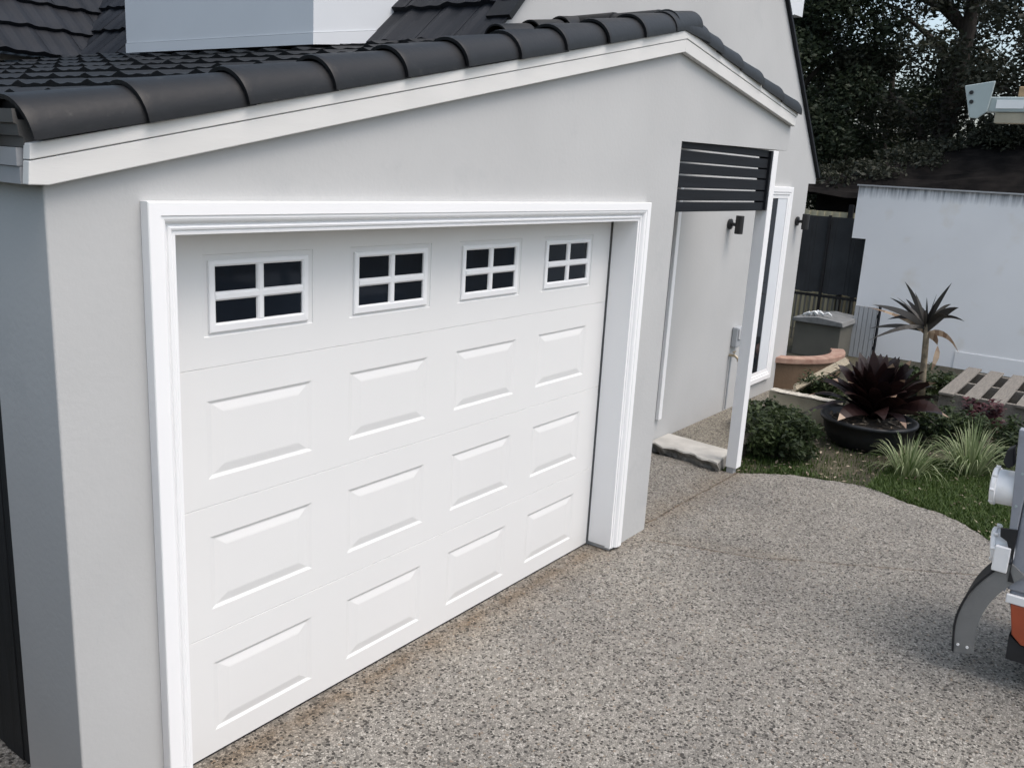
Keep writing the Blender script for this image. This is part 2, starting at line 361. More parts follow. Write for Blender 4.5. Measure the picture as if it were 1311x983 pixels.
# door casing: one moulding profile swept round the opening with mitred corners
prof = [(0,0),(0,.038),(.003,.041),(.046,.041),(.049,.037),(.058,.037),(.066,.034),(.073,.026),(.077,.017),(.081,.016),(.084,.022),(.090,.025),(.097,.023),(.100,.017),(.103,.016),(.106,.018),(.1155,.017),(.1155,-.02)]
bm = bmesh.new(); X0,X1,ZT,ZB = -.320,2.890,2.173,.022
prof = [(w*.902,d) for w,d in prof]
path = []
for w,d in prof:
    y = YF-.001-d
    path.append([bm.verts.new(p) for p in ((X0+w,y,ZB),(X0+w,y,ZT-w),(X1-w,y,ZT-w),(X1-w,y,ZB))])
for a,b in zip(path,path[1:]):
    for i in range(3): bm.faces.new((a[i],a[i+1],b[i+1],b[i]))
bm.faces.new([p[0] for p in path]); bm.faces.new([p[3] for p in path][::-1])
bmesh.ops.recalc_face_normals(bm, faces=bm.faces[:])
casing = part('door_casing', bm, M['white'])
bm = bmesh.new()   # jamb linings
box(bm, 2.786,2.803, -.150,-.012, .03,2.066); box(bm, -.222,-.207, -.150,-.012, .03,2.066); box(bm, -.222,2.803, -.150,-.012, 2.0665,2.074)
sub('jamb_lining', bm, M['white'], casing).matrix_parent_inverse = Matrix.Identity(4)
casing.children[0].matrix_parent_inverse = casing.matrix_world.inverted() if False else Matrix.Identity(4)

# ---- sectional garage door
H = .525; DX0,DX1 = -.205,2.780
def nest(bm, rings):
    """concentric rectangles (x0,x1,z0,z1,y) joined ring to ring, the last filled"""
    R_ = [[bm.verts.new(p) for p in ((x0,y,z0),(x1,y,z0),(x1,y,z1),(x0,y,z1))] for x0,x1,z0,z1,y in rings]
    for a,b in zip(R_,R_[1:]):
        for i in range(4): bm.faces.new((a[i],a[(i+1)%4],b[(i+1)%4],b[i]))
    return R_
PW,PP = .500,.6966
bm = bmesh.new()
for s in range(4):
    z0,z1 = s*H+.002, (s+1)*H-.002
    if s == 0: z0 = .012
    px = [k*PP-.002 for k in range(4)]
    pz0,pz1 = (s*H+.106, s*H+.404) if s<3 else (3*H+.112, 3*H+.405)
    if s==3: z1 = 4*H-.0
    # flat field around the panels, as a grid with holes
    xs = [DX0]+[v for x in px for v in (x,x+PW)]+[DX1]; zs=[z0,pz0,pz1,z1]
    g = [[bm.verts.new((x,0,z)) for z in zs] for x in xs]
    for i in range(len(xs)-1):
        for j in range(3):
            if j==1 and i%2==1: continue
            bm.faces.new((g[i][j],g[i+1][j],g[i+1][j+1],g[i][j+1]))
    # section edges: rounded lips running back
    for zz,sg in ((z0,1),(z1,-1)):
        a=[bm.verts.new((x,0,zz)) for x in (DX0,DX1)]; b=[bm.verts.new((x,.004,zz-sg*.002+sg*.0)) for x in (DX0,DX1)]; c=[bm.verts.new((x,.03,zz-sg*.001)) for x in (DX0,DX1)]
        bm.faces.new((a[0],a[1],b[1],b[0])); bm.faces.new((b[0],b[1],c[1],c[0]))
    for x in px:
        if s<3:
            G=[(0,0,0),(.006,.003,.0008),(.021,.011,.0052),(.027,.015,.0058),(.066,.043,.0012),(.074,.050,.0004)]
            r = nest(bm, [(x+i,x+PW-i,pz0+j,pz1-j,d) for i,j,d in G])
            bm.faces.new(r[-1])
        else:
            r = nest(bm, [(x,x+PW,pz0,pz1,0),(x+.003,x+PW-.003,pz0+.003,pz1-.003,.004),(x+.016,x+PW-.016,pz0+.016,pz1-.016,.005),(x+.03,x+PW-.03,pz0+.03,pz1-.03,.005)])
            bm.faces.new(r[-1])
for x in (DX0,DX1):   # return edges and back skin
    pass
box(bm, DX0+.001,DX1-.001, .03,.05, .014,4*H)
bmesh.ops.remove_doubles(bm, verts=bm.verts[:], dist=.0004)
bmesh.ops.recalc_face_normals(bm, faces=bm.faces[:])
gdoor = part('garage_door', bm, M['door'])
INV = gdoor.matrix_parent_inverse.copy()
for k in range(4):
    x = k*PP
    bm = bmesh.new()
    fx0,fx1,fz0,fz1 = x+.020,x+.470,3*H+.126,3*H+.383
    px0,px1,pz0,pz1 = x+.046,x+.440,3*H+.160,3*H+.362
    mx,mz = (px0+px1)/2,(pz0+pz1)/2-.006
    # outer frame with a bevelled face
    r = nest(bm, [(fx0,fx1,fz0,fz1,.005),(fx0,fx1,fz0,fz1,-.004),(fx0+.004,fx1-.004,fz0+.004,fz1-.004,-.007),(px0-.007,px1+.007,pz0-.007,pz1+.007,-.009),(px0,px1,pz0,pz1,-.004),(px0,px1,pz0,pz1,.004)])
    # muntins with sloped shoulders
    prism(bm, [(mx-.017,.003),(mx-.014,-.004),(mx-.008,-.0085),(mx+.008,-.0085),(mx+.014,-.004),(mx+.017,.003)], 'z', pz0,pz1)
    prism(bm, [(.003,mz-.017),(-.004,mz-.014),(-.0088,mz-.008),(-.0088,mz+.008),(-.004,mz+.014),(.003,mz+.017)], 'x', px0,px1)
    sub('window_frame', bm, M['white'], gdoor)
    bm = bmesh.new(); box(bm, px0-.002,px1+.002, .0035,.0047, pz0-.002,pz1+.002); sub('window_pane', bm, M['black_glass'], gdoor)
bm = bmesh.new(); box(bm, DX0,DX1, .004,.03, .0022,.0118); sub('bottom_seal', bm, M['rubber'], gdoor)

# porch post, slat screen
bm = bmesh.new(); box(bm, 4.832,4.928, YF,-.062, .045,2.552); post = bev(part('porch_post', bm, M['white']), .004)
bm = bmesh.new(); box(bm, 4.838,4.90, -.128,-.072, -.05,.05); sub('post_foot', bm, M['palegrey'], post)
bm = bmesh.new(); box(bm, 4.795,4.830, -.150,-.058, 2.115,2.55); screen = part('slat_screen', bm, M['slat'])
sl = [(2.502,2.552),(2.422,2.490),(2.347,2.412),(2.262,2.336),(2.183,2.252),(2.112,2.172)]
for a,b in sl:
    bm = bmesh.new(); box(bm, 3.285,4.794, -.132,-.100, a,b); bev(sub('slat', bm, M['slat'], screen), .003)

# main house gable wall
YM = .66
bm = bmesh.new()
prism(bm, [(2.0,-.1),(8.10,-.1),(8.10,2.325),(8.33,2.325),(8.33,2.385),(5.06,5.745),(2.54,3.16),(2.42,3.03),(2.0,2.85)], 'y', YM, YM+.14)
gable = part('gable_wall', bm, M['render'])
bm = bmesh.new(); box(bm, 7.96,8.098, YM+.142,9, -.1,2.32); part('right_side_wall', bm, M['render'])
# tall window in the gable wall beside the porch post
bm = bmesh.new()
prof = [(0,0),(0,.03),(.004,.034),(.05,.034),(.058,.028),(.075,.028),(.083,.020),(.115,.018),(.115,-.004)]
wx0,wx1,wz0,wz1 = 6.86,7.575,.235,2.28
path=[]
for w,d in prof:
    y=YM-.001-d; path.append([bm.verts.new(p) for p in ((wx0+w,y,wz0+w),(wx0+w,y,wz1-w),(wx1-w,y,wz1-w),(wx1-w,y,wz0+w))])
for a,b in zip(path,path[1:]):
    for i in range(4): bm.faces.new((a[i],a[(i+1)%4],b[(i+1)%4],b[i]))
bmesh.ops.recalc_face_normals(bm, faces=bm.faces[:])
box(bm, wx1-.114,wx1-.112, YM-.021,YM-.012, wz0+.115,wz1-.115)
win = part('side_window', bm, M['white'])
bm = bmesh.new(); box(bm, wx0+.117,wx1-.372, YM-.012,YM-.004, wz0+.117,wz1-.117); sub('window_pane', bm, M['black_glass'], win)
bm = bmesh.new(); box(bm, wx1-.370,wx1-.117, YM-.016,YM-.003, wz0+.117,wz1-.117); sub('sash', bm, M['dormer_white'], win)
# edge of a white door frame on the porch wall
bm = bmesh.new(); box(bm, 4.93,4.99, YM-.035,YM-.002, .27,2.3); bev(part('porch_door_frame', bm, M['white']), .004)

# tiled roofs -------------------------------------------------------
def tiles(name, o, u, v, lu, lv, m, parent=None, gauge=.33, width=.30, step=.030, wave=.020, ns=10, umin=None):
    """courses of interlocking wavy tiles on the plane o + a*u + b*v"""
    o,u,v = Vector(o),Vector(u).normalized(),Vector(v).normalized(); n = u.cross(v).normalized()
    if n.z < 0: n = -n
    nc = int(math.ceil(lv/gauge)); nu = int(math.ceil(lu/width))
    rnd = random.Random(3)
    V=[];F=[]
    us=[];hs=[];tile=[]
    for t in range(nu):
        for j in range(ns):
            q=j/(ns-1); us.append((t+q*.999)*width)
            # pan, raised roll and overlapping edge
            h = wave*(math.exp(-((q-.80)/.13)**2)) + .35*wave*math.exp(-((q-.30)/.12)**2) + (.004 if q<.03 else 0)
            hs.append(h); tile.append(t)
    for c in range(nc):
        jit=[(rnd.uniform(-.003,.003),rnd.uniform(-.004,.004)) for _ in range(nu)]
        for row,(bb,base) in enumerate(((c*gauge,-.004),(c*gauge-.002,step),(min((c+1)*gauge+.01,lv),.002))):
            for a,h,t in zip(us,hs,tile):
                k = 1 if row else 0
                p = o+u*min(a,lu)+v*(bb+jit[t][1]*(1 if row<2 else 0))+n*(base+h*(1 if row else .4)+jit[t][0]*k)
                V.append(p)
    W=len(us)
    for c in range(nc):
        for r in range(2):
            b0=(c*3+r)*W; b1=b0+W
            for i in range(W-1): F.append((b0+i,b0+i+1,b1+i+1,b1+i))
    me=bpy.data.meshes.new(name); me.from_pydata(V,[],F); me.update(); me.materials.append(m)
    ob=bpy.data.objects.new(name,me); COL.objects.link(ob); adopt(ob, parent or house)
    return ob
k = .2185; sl_l = (1,0,k)
zroof = lambda x: 2.493+k*x
groof = tiles('garage_roof', (-.735,-.05,zroof(-.735)), (0,1,0), sl_l, 5.4, 4.05, M['tile'])
bm = bmesh.new(); prism(bm, [(-.65,zroof(-.65)-.06),(3.2,zroof(3.2)-.06),(3.2,zroof(3.2)-.02),(-.65,zroof(-.65)-.02)], 'y', -.14, 5.3); sub('sarking', bm, M['black'], groof)
k2 = .155
rroof = tiles('porch_roof', (5.17,-.05,2.87), (0,1,0), (-1,0,k2), .705, 2.0, M['tile'])
bm = bmesh.new(); prism(bm, [(5.15,2.78),(3.22,2.78+1.93*k2),(3.22,2.82+1.93*k2),(5.15,2.82)], 'y', -.14, .65); sub('sarking', bm, M['black'], rroof)
mm = 1.026
mroof = tiles('main_roof', (2.40,.64,3.02), (0,1,0), (1,0,mm), 9, 3.75, M['tile2'], step=.034)
bm = bmesh.new(); prism(bm, [(5.06,5.75),(8.335,2.388),(8.355,2.408),(5.06,5.785)], 'y', .625, 9); part('main_roof_far_slope', bm, M['tile2'])
bm = bmesh.new(); prism(bm, [(2.53,3.155),(2.505,3.18),(5.06,5.81),(5.06,5.75)], 'y', .625, .80); part('verge_trim', bm, M['cap'])
wroof = tiles('rear_wing_roof', (-3.0,5.05,2.99), (1,0,0), (0,1,.95), 7.2, 4.2, M['tile2'], step=.036)
bm = bmesh.new(); tube(bm, [(2.45,5.0,3.02),(4.3,6.95,4.92)], .05, 8); part('valley_flashing', bm, M['cap'])
bm = bmesh.new(); box(bm, -3,2.45, 5.35,5.5, -.1,3.0); part('rear_wing_wall', bm, M['render'])

# ridge caps: one tapered half-barrel each, lapped over the next below
def cap_mesh(length, r0=.124, r1=.107, seg=16, t=.014):
    bm = bmesh.new(); rows=[]
    for s,(x,r) in enumerate(((0,r0),(.012,r0+.002),(.03,r0),(length,r1))):
        out=[bm.verts.new((x, r*math.cos(a), r*math.sin(a)*.915)) for a in [math.pi*(-.025+1.05*i/seg) for i in range(seg+1)]]
        inn=[bm.verts.new((x, (r-t)*math.cos(a), (r-t)*math.sin(a)*.915)) for a in [math.pi*(-.025+1.05*i/seg) for i in range(seg+1)]]
        rows.append((out,inn))
    for (o0,i0),(o1,i1) in zip(rows,rows[1:]):
        for a in range(seg):
            bm.faces.new((o0[a],o0[a+1],o1[a+1],o1[a])); bm.faces.new((i0[a+1],i0[a],i1[a],i1[a+1]))
        bm.faces.new((o0[0],o1[0],i1[0],i0[0])); bm.faces.new((o0[seg],i0[seg],i1[seg],o1[seg]))
    for (o,i) in (rows[0],rows[-1]):
        for a in range(seg): bm.faces.new((o[a],i[a],i[a+1],o[a+1]))
    bmesh.ops.recalc_face_normals(bm, faces=bm.faces[:])
    return bm
proto = sub('ridge_cap', cap_mesh(.405), M['cap'], groof, smooth=True)
ed = proto.modifiers.new('edges','EDGE_SPLIT'); ed.split_angle=R(50)
first=True
def place_cap(p, d, roll=0, par=groof, sc=1.0):
    global first
    if first: o=proto; first=False
    else:
        o=proto.copy(); COL.objects.link(o); o.parent=par
    x=Vector(d).normalized(); y=Vector((0,0,1)).cross(x).normalized(); z=x.cross(y)
    rot=Matrix((x,y,z)).transposed().to_4x4() @ Matrix.Rotation(roll,4,'X') @ Matrix.Rotation(R(.7),4,'Y')
    mw = Matrix.Translation(p) @ rot @ Matrix.Scale(sc,4)
    o.matrix_parent_inverse = Matrix.Identity(4)
    o.matrix_basis = Matrix.Translation(-Vector(par.parent.location))@mw if False else mw
    return o
CY=-.095
lowx=[-.655,-.318,.040,.414,.782,1.137,1.503,1.867,2.245,2.618,2.985]
for i,x in enumerate(lowx):
    d=(1,0,k+random.uniform(-.006,.006)); j=random.uniform(-.003,.003)
    place_cap((x,CY+j,2.481+.2185*x+random.uniform(-.002,.002)), d, R(random.uniform(-1.5,1.5)), sc=1.0 if i<10 else .9)
lowr=[5.135,4.745,4.335,3.955,3.625]
for x in lowr:
    place_cap((x,CY+random.uniform(-.003,.003),2.845+.163*(5.119-x)), (-1,0,.163), 0, rroof)
# apex piece, ridge running back to the gable wall, then flashing caps down the wall junction
place_cap((3.42,CY,3.128),(-1,0,.10),0,rroof,.97)
for y in (.02,.33):
    place_cap((3.20,y,3.18),(0,1,.03),0,rroof,.92)
for x in (2.36,2.68,2.99):
    place_cap((x,.60,zroof(x)+.015),(1,0,.215),0,groof,.72)
# mortar bed closing the open end of the lowest cap
bm=bmesh.new(); tube(bm,[(-.625,CY,2.345),(-.58,CY,2.36)],.098,16); sub('end_mortar',bm,M['black'],groof)

# dormers: box with an apron strip at its foot and cheek cut by the roof slope
def dormer(x0, x1t, y0, y1, zb, ztop, name='dormer'):
    bm=bmesh.new(); sx=.60; a=.055
    xb=x0+sx
    prism(bm, [(x0,zb+a),(xb+a*.93,zb+a+.11),(xb+1.15,zb+1.32),(x0,zb+1.32)], 'y', y0,y1)
    o=part(name,bm,M['dormer_white'])
    bm=bmesh.new(); prism(bm, [(x0-.008,zb-.012),(xb-.12,zb+.05),(xb+a*.6,zb+a+.09),(xb+a*.93,zb+a+.108),(x0-.008,zb+a-.003)], 'y', y0-.008,y1)
    sub('apron_strip',bm,M['dormer_white'],o)
    bm=bmesh.new(); prism(bm, [(x0-.12,zb+1.322),(xb+1.2,zb+1.322),(xb+1.2,zb+1.4),(x0-.12,zb+1.4)], 'y', y0-.1,y1+.1); sub('dormer_roof',bm,M['tile2'],o)
    return o
dormer(1.95,0,1.66,3.66,2.985,0)
bm=bmesh.new(); prism(bm,[(7.2,3.6),(8.36,4.12),(8.62,4.13),(8.62,4.9),(6.6,4.9)],'y',1.15,2.6); part('far_dormer',bm,M['dormer_white'])

# wall fittings ------------------------------------------------------
def wall_light(x,y,z,label):
    t=empty('wall_light',(x,y,z),label,'wall light','up and down wall lights on the gable wall')
    bm=bmesh.new(); lathe(bm,[(.045,0),(.048,-.006),(.048,-.022),(.03,-.028)],(0,0,0),24,'y'); o=link('backplate',bm,M['black']); o.parent=t
    bm=bmesh.new(); tube(bm,[(0,-.02,0),(0,-.075,0)],.016,12); o=link('bracket',bm,M['black']); o.parent=t
    bm=bmesh.new(); lathe(bm,[(.034,-.083),(.038,-.080),(.038,.080),(.034,.083)],(0,-.10,0),24); o=link('lamp_body',bm,M['black']); o.parent=t
    return t
wall_light(6.06,YM-.002,1.925,'black cylinder wall light on the shaded porch wall behind the white post')
wall_light(7.86,YM-.002,1.925,'black cylinder wall light at the outer corner of the house, right of the tall window')
t=empty('outlet_box',(6.50,YM-.002,.82),'small grey outdoor outlet box on the porch wall just left of the post','outlet box')
bm=bmesh.new(); box(bm,-.075,.075,-.06,0,-.10,.10); o=bev(link('housing',bm,M['boxgrey']),.01); o.parent=t
bm=bmesh.new(); box(bm,-.06,.06,-.072,-.061,-.02,.085); o=bev(link('cover',bm,M['palegrey']),.004); o.parent=t
t=empty('garden_tap',(6.42,YM-.002,.64),'small garden tap with a thin pipe running down the porch wall','tap')
bm=bmesh.new(); tube(bm,[(0,-.02,.0),(0,-.02,-.55)],.010,8); o=link('pipe',bm,M['boxgrey']); o.parent=t
bm=bmesh.new(); tube(bm,[(0,-.0,.0),(0,-.06,.0),(0,-.09,-.02),(0,-.095,-.05)],[.014,.014,.013,.011],8); tube(bm,[(-.03,-.05,.04),(.03,-.05,.04)],.008,8); tube(bm,[(0,-.05,0),(0,-.05,.04)],.006,8); o=link('spout',bm,M['brass']); o.parent=t

# ------------------------------------------------------------------ ground
def smooth_curve(pts, n=8):
    out=[]
    for i in range(len(pts)-1):
        p0=pts[max(i-1,0)];p1=pts[i];p2=pts[i+1];p3=pts[min(i+2,len(pts)-1)]
        for s in range(n):
            t=s/n
            out.append(tuple(.5*((2*b)+(-a+c)*t+(2*a-5*b+4*c-d)*t*t+(-a+3*b-3*c+d)*t**3) for a,b,c,d in zip(p0,p1,p2,p3)))
    out.append(pts[-1]); return out
M['ground']=mat('garden_ground',(.040,.036,.024),.95,.5,2.2,1,40,col2=(.075,.068,.040))
bm=bmesh.new(); bmesh.ops.create_grid(bm,x_segments=2,y_segments=2,size=150); bmesh.ops.translate(bm,verts=bm.verts[:],vec=(40,0,-.03)); kind(link('ground',bm,M['ground']),'structure')
edge=smooth_curve([(4.84,-.06),(4.98,-.28),(5.22,-.62),(5.31,-1.0),(5.22,-1.33),(5.12,-1.64),(4.97,-1.9),(4.70,-2.10),(4.42,-2.26),(4.25,-2.6),(4.2,-3.1),(4.2,-3.6)],8)
edge.append((4.2,-12))
edge=[(x+.018*math.sin(31*i)+.01*math.sin(17*i*i),y) for i,(x,y) in enumerate(edge)]
bm=bmesh.new(); prism(bm,[(-9,-12),(-9,.9)]+[(4.84,.9)]+edge,'z',-.06,0.0); kind(link('driveway',bm,M['aggregate']),'structure')
# unseen raised ground and foliage, both added to shade the garage side wall
bm=bmesh.new(); prism(bm,[(-8,-9),(-1.45,-9),(-1.25,-1.2),(-1.45,1.0),(-1.6,6),(-8,6)],'z',-.06,.72); kind(bev(link('added_bank',bm,M['ground']),.12,3),'structure')
def added_hedge():  # out-of-view foliage, added to keep sky light off the left wall
    t=empty('added_hedge',(-3.3,1.5,.7),'unseen tall foliage added left of the garage to shade its side wall','added_hedge')
    cl=[(random.uniform(-3.9,-2.7),random.uniform(-3.6,6),random.uniform(.7,2.1)) for _ in range(150)]
    V,tn=leafcloud(15000,cl,(.45,.5,.45),.13); quads('foliage',V,tn,M['leaf_tree'],t)
    bm=bmesh.new()
    for y in np.linspace(-3.3,5.7,12): tube(bm,[(-3.3,y,.6),(-3.25,y+.1,1.4),(-3.35,y,2.0)],[.06,.045,.015],7)
    adopt(link('stem',bm,M['bark']),t)
ADDED_HEDGE=added_hedge
# porch slab and its broken front step
bm=bmesh.new(); prism(bm,[(5.08,.62),(4.99,.30),(5.12,.04),(8.05,.04),(8.05,.655),(5.08,.655)],'z',-.05,.070); kind(link('porch_floor',bm,M['aggregate2']),'structure')
bm=bmesh.new()
out=[(4.87,.655)]+[(4.87-.018*math.sin(9*t)-.10*t+.02*math.sin(23*t),.655-.68*t) for t in [i/14 for i in range(1,15)]]+[(5.07,.02),(5.16,.06),(5.22,.655)]
N_=len(out)
top=[bm.verts.new((x,y,.086)) for x,y in out]; rim=[bm.verts.new((x-.006,y-.002,.074)) for x,y in out]
rg=random.Random(5)
low=[bm.verts.new((x+.03+rg.uniform(0,.03),y+rg.uniform(-.01,.01),.028)) for x,y in out]; bot=[bm.verts.new((x+.03+rg.uniform(0,.05),y,-.02)) for x,y in out]
bm.faces.new(top)
for a,b,mi in ((top,rim,0),(rim,low,1),(low,bot,1)):
    for i in range(N_): bm.faces.new((a[i],a[(i+1)%N_],b[(i+1)%N_],b[i])).material_index=mi
bmesh.ops.recalc_face_normals(bm,faces=bm.faces[:])
tag(link('step_slab',bm,None,mats=[M['concrete'],M['rough_conc']]),'pale concrete step slab with a rough broken edge beside the porch post','step')

# ------------------------------------------------------------------ background walls
bm=bmesh.new()
prism(bm,[(1.08,1.60),(1.08,2.33),(-7,2.33),(-7,-.1),(.885,-.1),(.885,1.60)],'x',11.5,11.72)
ww=empty('rendered_wall',(11.5,-2,0),'large stained white rendered boundary wall behind the garden bed','wall')
adopt(link('wall_panel',bm,M['whitewall']),ww)
bm=bmesh.new(); box(bm,11.47,11.74,-7.02,1.10,2.332,2.352); adopt(link('coping',bm,M['palegrey']),ww)
bm=bmesh.new(); box(bm,11.488,11.498,-7,-.52,-.1,.20); adopt(link('plinth',bm,M['whitewall']),ww)
# dark shade screen behind the side passage, cream fence above it
t=empty('shade_screen',(11.9,1.8,0),'dark shade cloth screen across the side passage beside the white wall','screen')
bm=bmesh.new()
for i in range(26):
    y0=.70+i*.06; d=.006*math.sin(i*1.3)
    box(bm,11.84+d,11.86+d,y0,y0+.0605,.72+.01*math.sin(i),1.86)
adopt(link('cloth',bm,M['shade']),t)
bm=bmesh.new()
for y in (.70,1.5,2.25): box(bm,11.80,11.835,y,y+.04,-.05,1.88)
box(bm,11.805,11.835,.70,2.3,.66,.70); adopt(link('frame',bm,M['black']),t)
bm=bmesh.new()
for i in range(22): box(bm,11.81,11.83,.74+i*.07,.765+i*.07,-.05,.66)
adopt(link('picket_panel',bm,M['greybox']),t)
t=empty('metal_fence',(12.9,1.9,0),'cream metal panel fence showing as a pale strip above the dark screen','fence')
bm=bmesh.new(); 
for i in range(52):
    x=12.9+.02*(i%2); box(bm,x,x+.02,1.0+i*.06,1.061+i*.06,-.05,1.905)
adopt(link('fence_sheet',bm,M['paling']),t)
bm=bmesh.new(); box(bm,12.84,12.90,1.50,1.57,-.05,2.03); box(bm,12.86,12.90,1.30,1.36,-.05,1.98); adopt(link('fence_post',bm,M['black']),t)
# storage box with a covered lid
t=empty('storage_box',(10.8,1.1,0),'grey green storage chest with a cluttered pale lid in the side passage','storage box')
bm=bmesh.new(); box(bm,10.55,11.3,.78,1.42,-.03,.44); adopt(bev(link('chest',bm,M['greybox']),.01),t)
bm=bmesh.new(); prism(bm,[(.74,.445),(1.46,.445),(1.44,.50),(1.1,.545),(.76,.51)],'x',10.5,11.35); adopt(bev(link('lid',bm,M['lidgrey']),.01),t)
bm=bmesh.new()
for i in range(9):
    c=Vector((10.62+.05*random.random(),.95+.28*random.random(),.54+.04*random.random()))
    tube(bm,[c,c+Vector((.02,.05,.03)),c+Vector((.0,.11,.0)),c+Vector((.02,.13,-.03))],.014,6)
tag(link('crumpled_sheet',bm,M['label'],smooth=True),'crumpled pale plastic strapping lying on the lid of the storage chest','plastic sheet')
t=empty('slatted_panel',(11.2,.6,0),'pale grey vertical slatted gate panel against the end of the white wall','gate')
for i in range(5):
    bm=bmesh.new(); box(bm,11.10,11.13,.48+i*.062,.535+i*.062,-.03,.70); adopt(link('slat',bm,M['palegrey']),t)
bm=bmesh.new(); box(bm,11.131,11.15,.47,.80,.10,.15); box(bm,11.131,11.15,.47,.80,.55,.60); box(bm,11.09,11.15,.44,.465,-.03,.74); adopt(link('rail',bm,M['slat']),t)

# curved raised bed: brown body, terracotta coping
t=empty('raised_planter',(8.5,.95,0),'round raised planter with a terracotta coping at the corner of the house','planter')
def arc(r,a0,a1,n,c): return [(c[0]+r*math.cos(R(a0+(a1-a0)*i/n)),c[1]+r*math.sin(R(a0+(a1-a0)*i/n))) for i in range(n+1)]
c0=(8.55,1.02)
o_=arc(.83,195,300,30,c0); i_=arc(.72,300,195,30,c0)
bm=bmesh.new(); prism(bm,o_+i_,'z',-.05,.36); adopt(link('planter_body',bm,M['brownwall']),t)
o_=arc(.86,195,300,30,c0); i_=arc(.70,300,195,30,c0)
bm=bmesh.new(); prism(bm,o_+i_,'z',.362,.43); adopt(bev(link('coping',bm,M['terra']),.012),t)
bm=bmesh.new(); prism(bm,arc(.715,195,300,30,c0),'z',.0,.34); adopt(link('planter_soil',bm,M['soil']),t)
# low cream garden wall in front
t=empty('low_garden_wall',(7.05,.1,0),'low weathered cream garden wall with a chipped pale top behind the bushes','garden wall')
bm=bmesh.new()
rg=random.Random(2); n=14
pts=[(.42-.72*i/n, .215+rg.uniform(-.008,.008)-.0*i) for i in range(n+1)]
prism(bm,[(.42,-.05)]+pts+[(-.30,-.05)],'x',7.02,7.14); adopt(link('wall_body',bm,M['cream']),t)
bm=bmesh.new(); rg=random.Random(4)
pts=[(.415-.70*i/16,.2245) for i in range(17)]; ptsr=[(.415-.70*i/16,.232+rg.uniform(-.004,.006)) for i in range(16,-1,-1)]
prism(bm,pts+ptsr,'x',7.005,7.135); adopt(link('wall_top',bm,M['oldpaint']),t)
bm=bmesh.new()
v=[bm.verts.new(p) for p in ((7.52,.33,.23),(7.26,.22,.23),(7.68,-.17,.52),(7.98,-.03,.52))]
w=[bm.verts.new(Vector(p.co)+Vector((.01,.02,-.035))) for p in v]
bm.faces.new(v); bm.faces.new(w[::-1])
for i in range(4): bm.faces.new((v[i],v[(i+1)%4],w[(i+1)%4],w[i]))
bmesh.ops.recalc_face_normals(bm,faces=bm.faces[:])
tag(link('timber_plank',bm,M['plank']),'pale cream board leaning against the round terracotta planter','plank')

# pallet
t=empty('timber_pallet',(9.2,-1.5,.1),'weathered grey timber pallet lying on the garden bed by the white wall','pallet')
rg=random.Random(9)
for i in range(6):
    y=-.93-i*.245; bm=bmesh.new(); ox=rg.uniform(-.03,.03)
    v=box(bm,8.40+ox,10.05+ox,y-.15,y,.215+rg.uniform(-.006,.006),.238)
    for q in v:
        if q.co.x>9: q.co.z+=.03
    adopt(bev(link('deck_board',bm,M['pallet']),.003),t)
for x in (8.5,9.2,9.9):
    bm=bmesh.new(); box(bm,x-.03,x+.03,-2.3,-.93,.0,.213+(.012 if x<9 else .02)); adopt(link('bearer',bm,M['pallet']),t)

# ------------------------------------------------------------------ plants
def ribbon(base, tip, up, width, nseg=7, sag=0., fold=.0, twist=0., shape='strap', tw0=0.):
    """curved leaf as quads: base->tip through a raised control point"""
    b,t_=np.array(base,float),np.array(tip,float); c=(b+t_)/2+np.array(up,float)
    pts=[]
    for i in range(nseg+1):
        s=i/nseg; p=(1-s)**2*b+2*s*(1-s)*c+s*s*t_; p=p+np.array((0,0,-sag*s**3)); pts.append(p)
    pts=np.array(pts); d=np.gradient(pts,axis=0); d/=np.linalg.norm(d,axis=1)[:,None]+1e-9
    hz=np.cross(d,np.array((0,0,1.))); nrm=np.linalg.norm(hz,axis=1)[:,None]; hz=np.where(nrm>1e-3,hz/(nrm+1e-9),np.array((1.,0,0)))
    nn=np.cross(hz,d)
    q=[]
    for i in range(nseg):
        row=[]
        for j in (i,i+1):
            s=j/nseg
            w={'strap':width*(.75+.25*math.sin(math.pi*s))*(1-s**5), 'blade':width*(1-s)**.7, 'lance':1.25*width*(math.sin(math.pi*min(1,.06+.94*s))**.8*(1-.35*s)+.12*(1-s))}[shape]
            a=tw0+twist*s; h=hz[j]*math.cos(a)+nn[j]*math.sin(a)
            row.append((pts[j]-h*w/2,pts[j]+h*w/2))
        q.append([row[0][0],row[0][1],row[1][1],row[1][0]])
    return q
def leafcloud(n, centers, rad, size, flat=.6):
    """n leaf quads round cluster centres; returns quads and tones"""
    centers=np.array(centers); ci=rng.integers(0,len(centers),n)
    d=rng.normal(size=(n,3)); d/=np.linalg.norm(d,axis=1)[:,None]
    rr=(rng.random(n)**.45)[:,None]*np.array(rad)[None,:] if np.ndim(rad) else rng.random((n,1))**.45*rad
    p=centers[ci]+d*rr
    a=rng.normal(size=(n,3)); a[:,2]*=flat; a/=np.linalg.norm(a,axis=1)[:,None]
    b=np.cross(a,rng.normal(size=(n,3))); b/=np.linalg.norm(b,axis=1)[:,None]
    L_=size*(.6+.8*rng.random(n))[:,None]; W_=L_*(.34+.2*rng.random(n))[:,None]
    V=np.stack([p-a*L_*.5, p+b*W_*.5, p+a*L_*.5, p-b*W_*.5],1)
    ctone=rng.random(len(centers)); tone=np.clip(.55*ctone[ci]+.45*rng.random(n),0,1)
    return V,tone
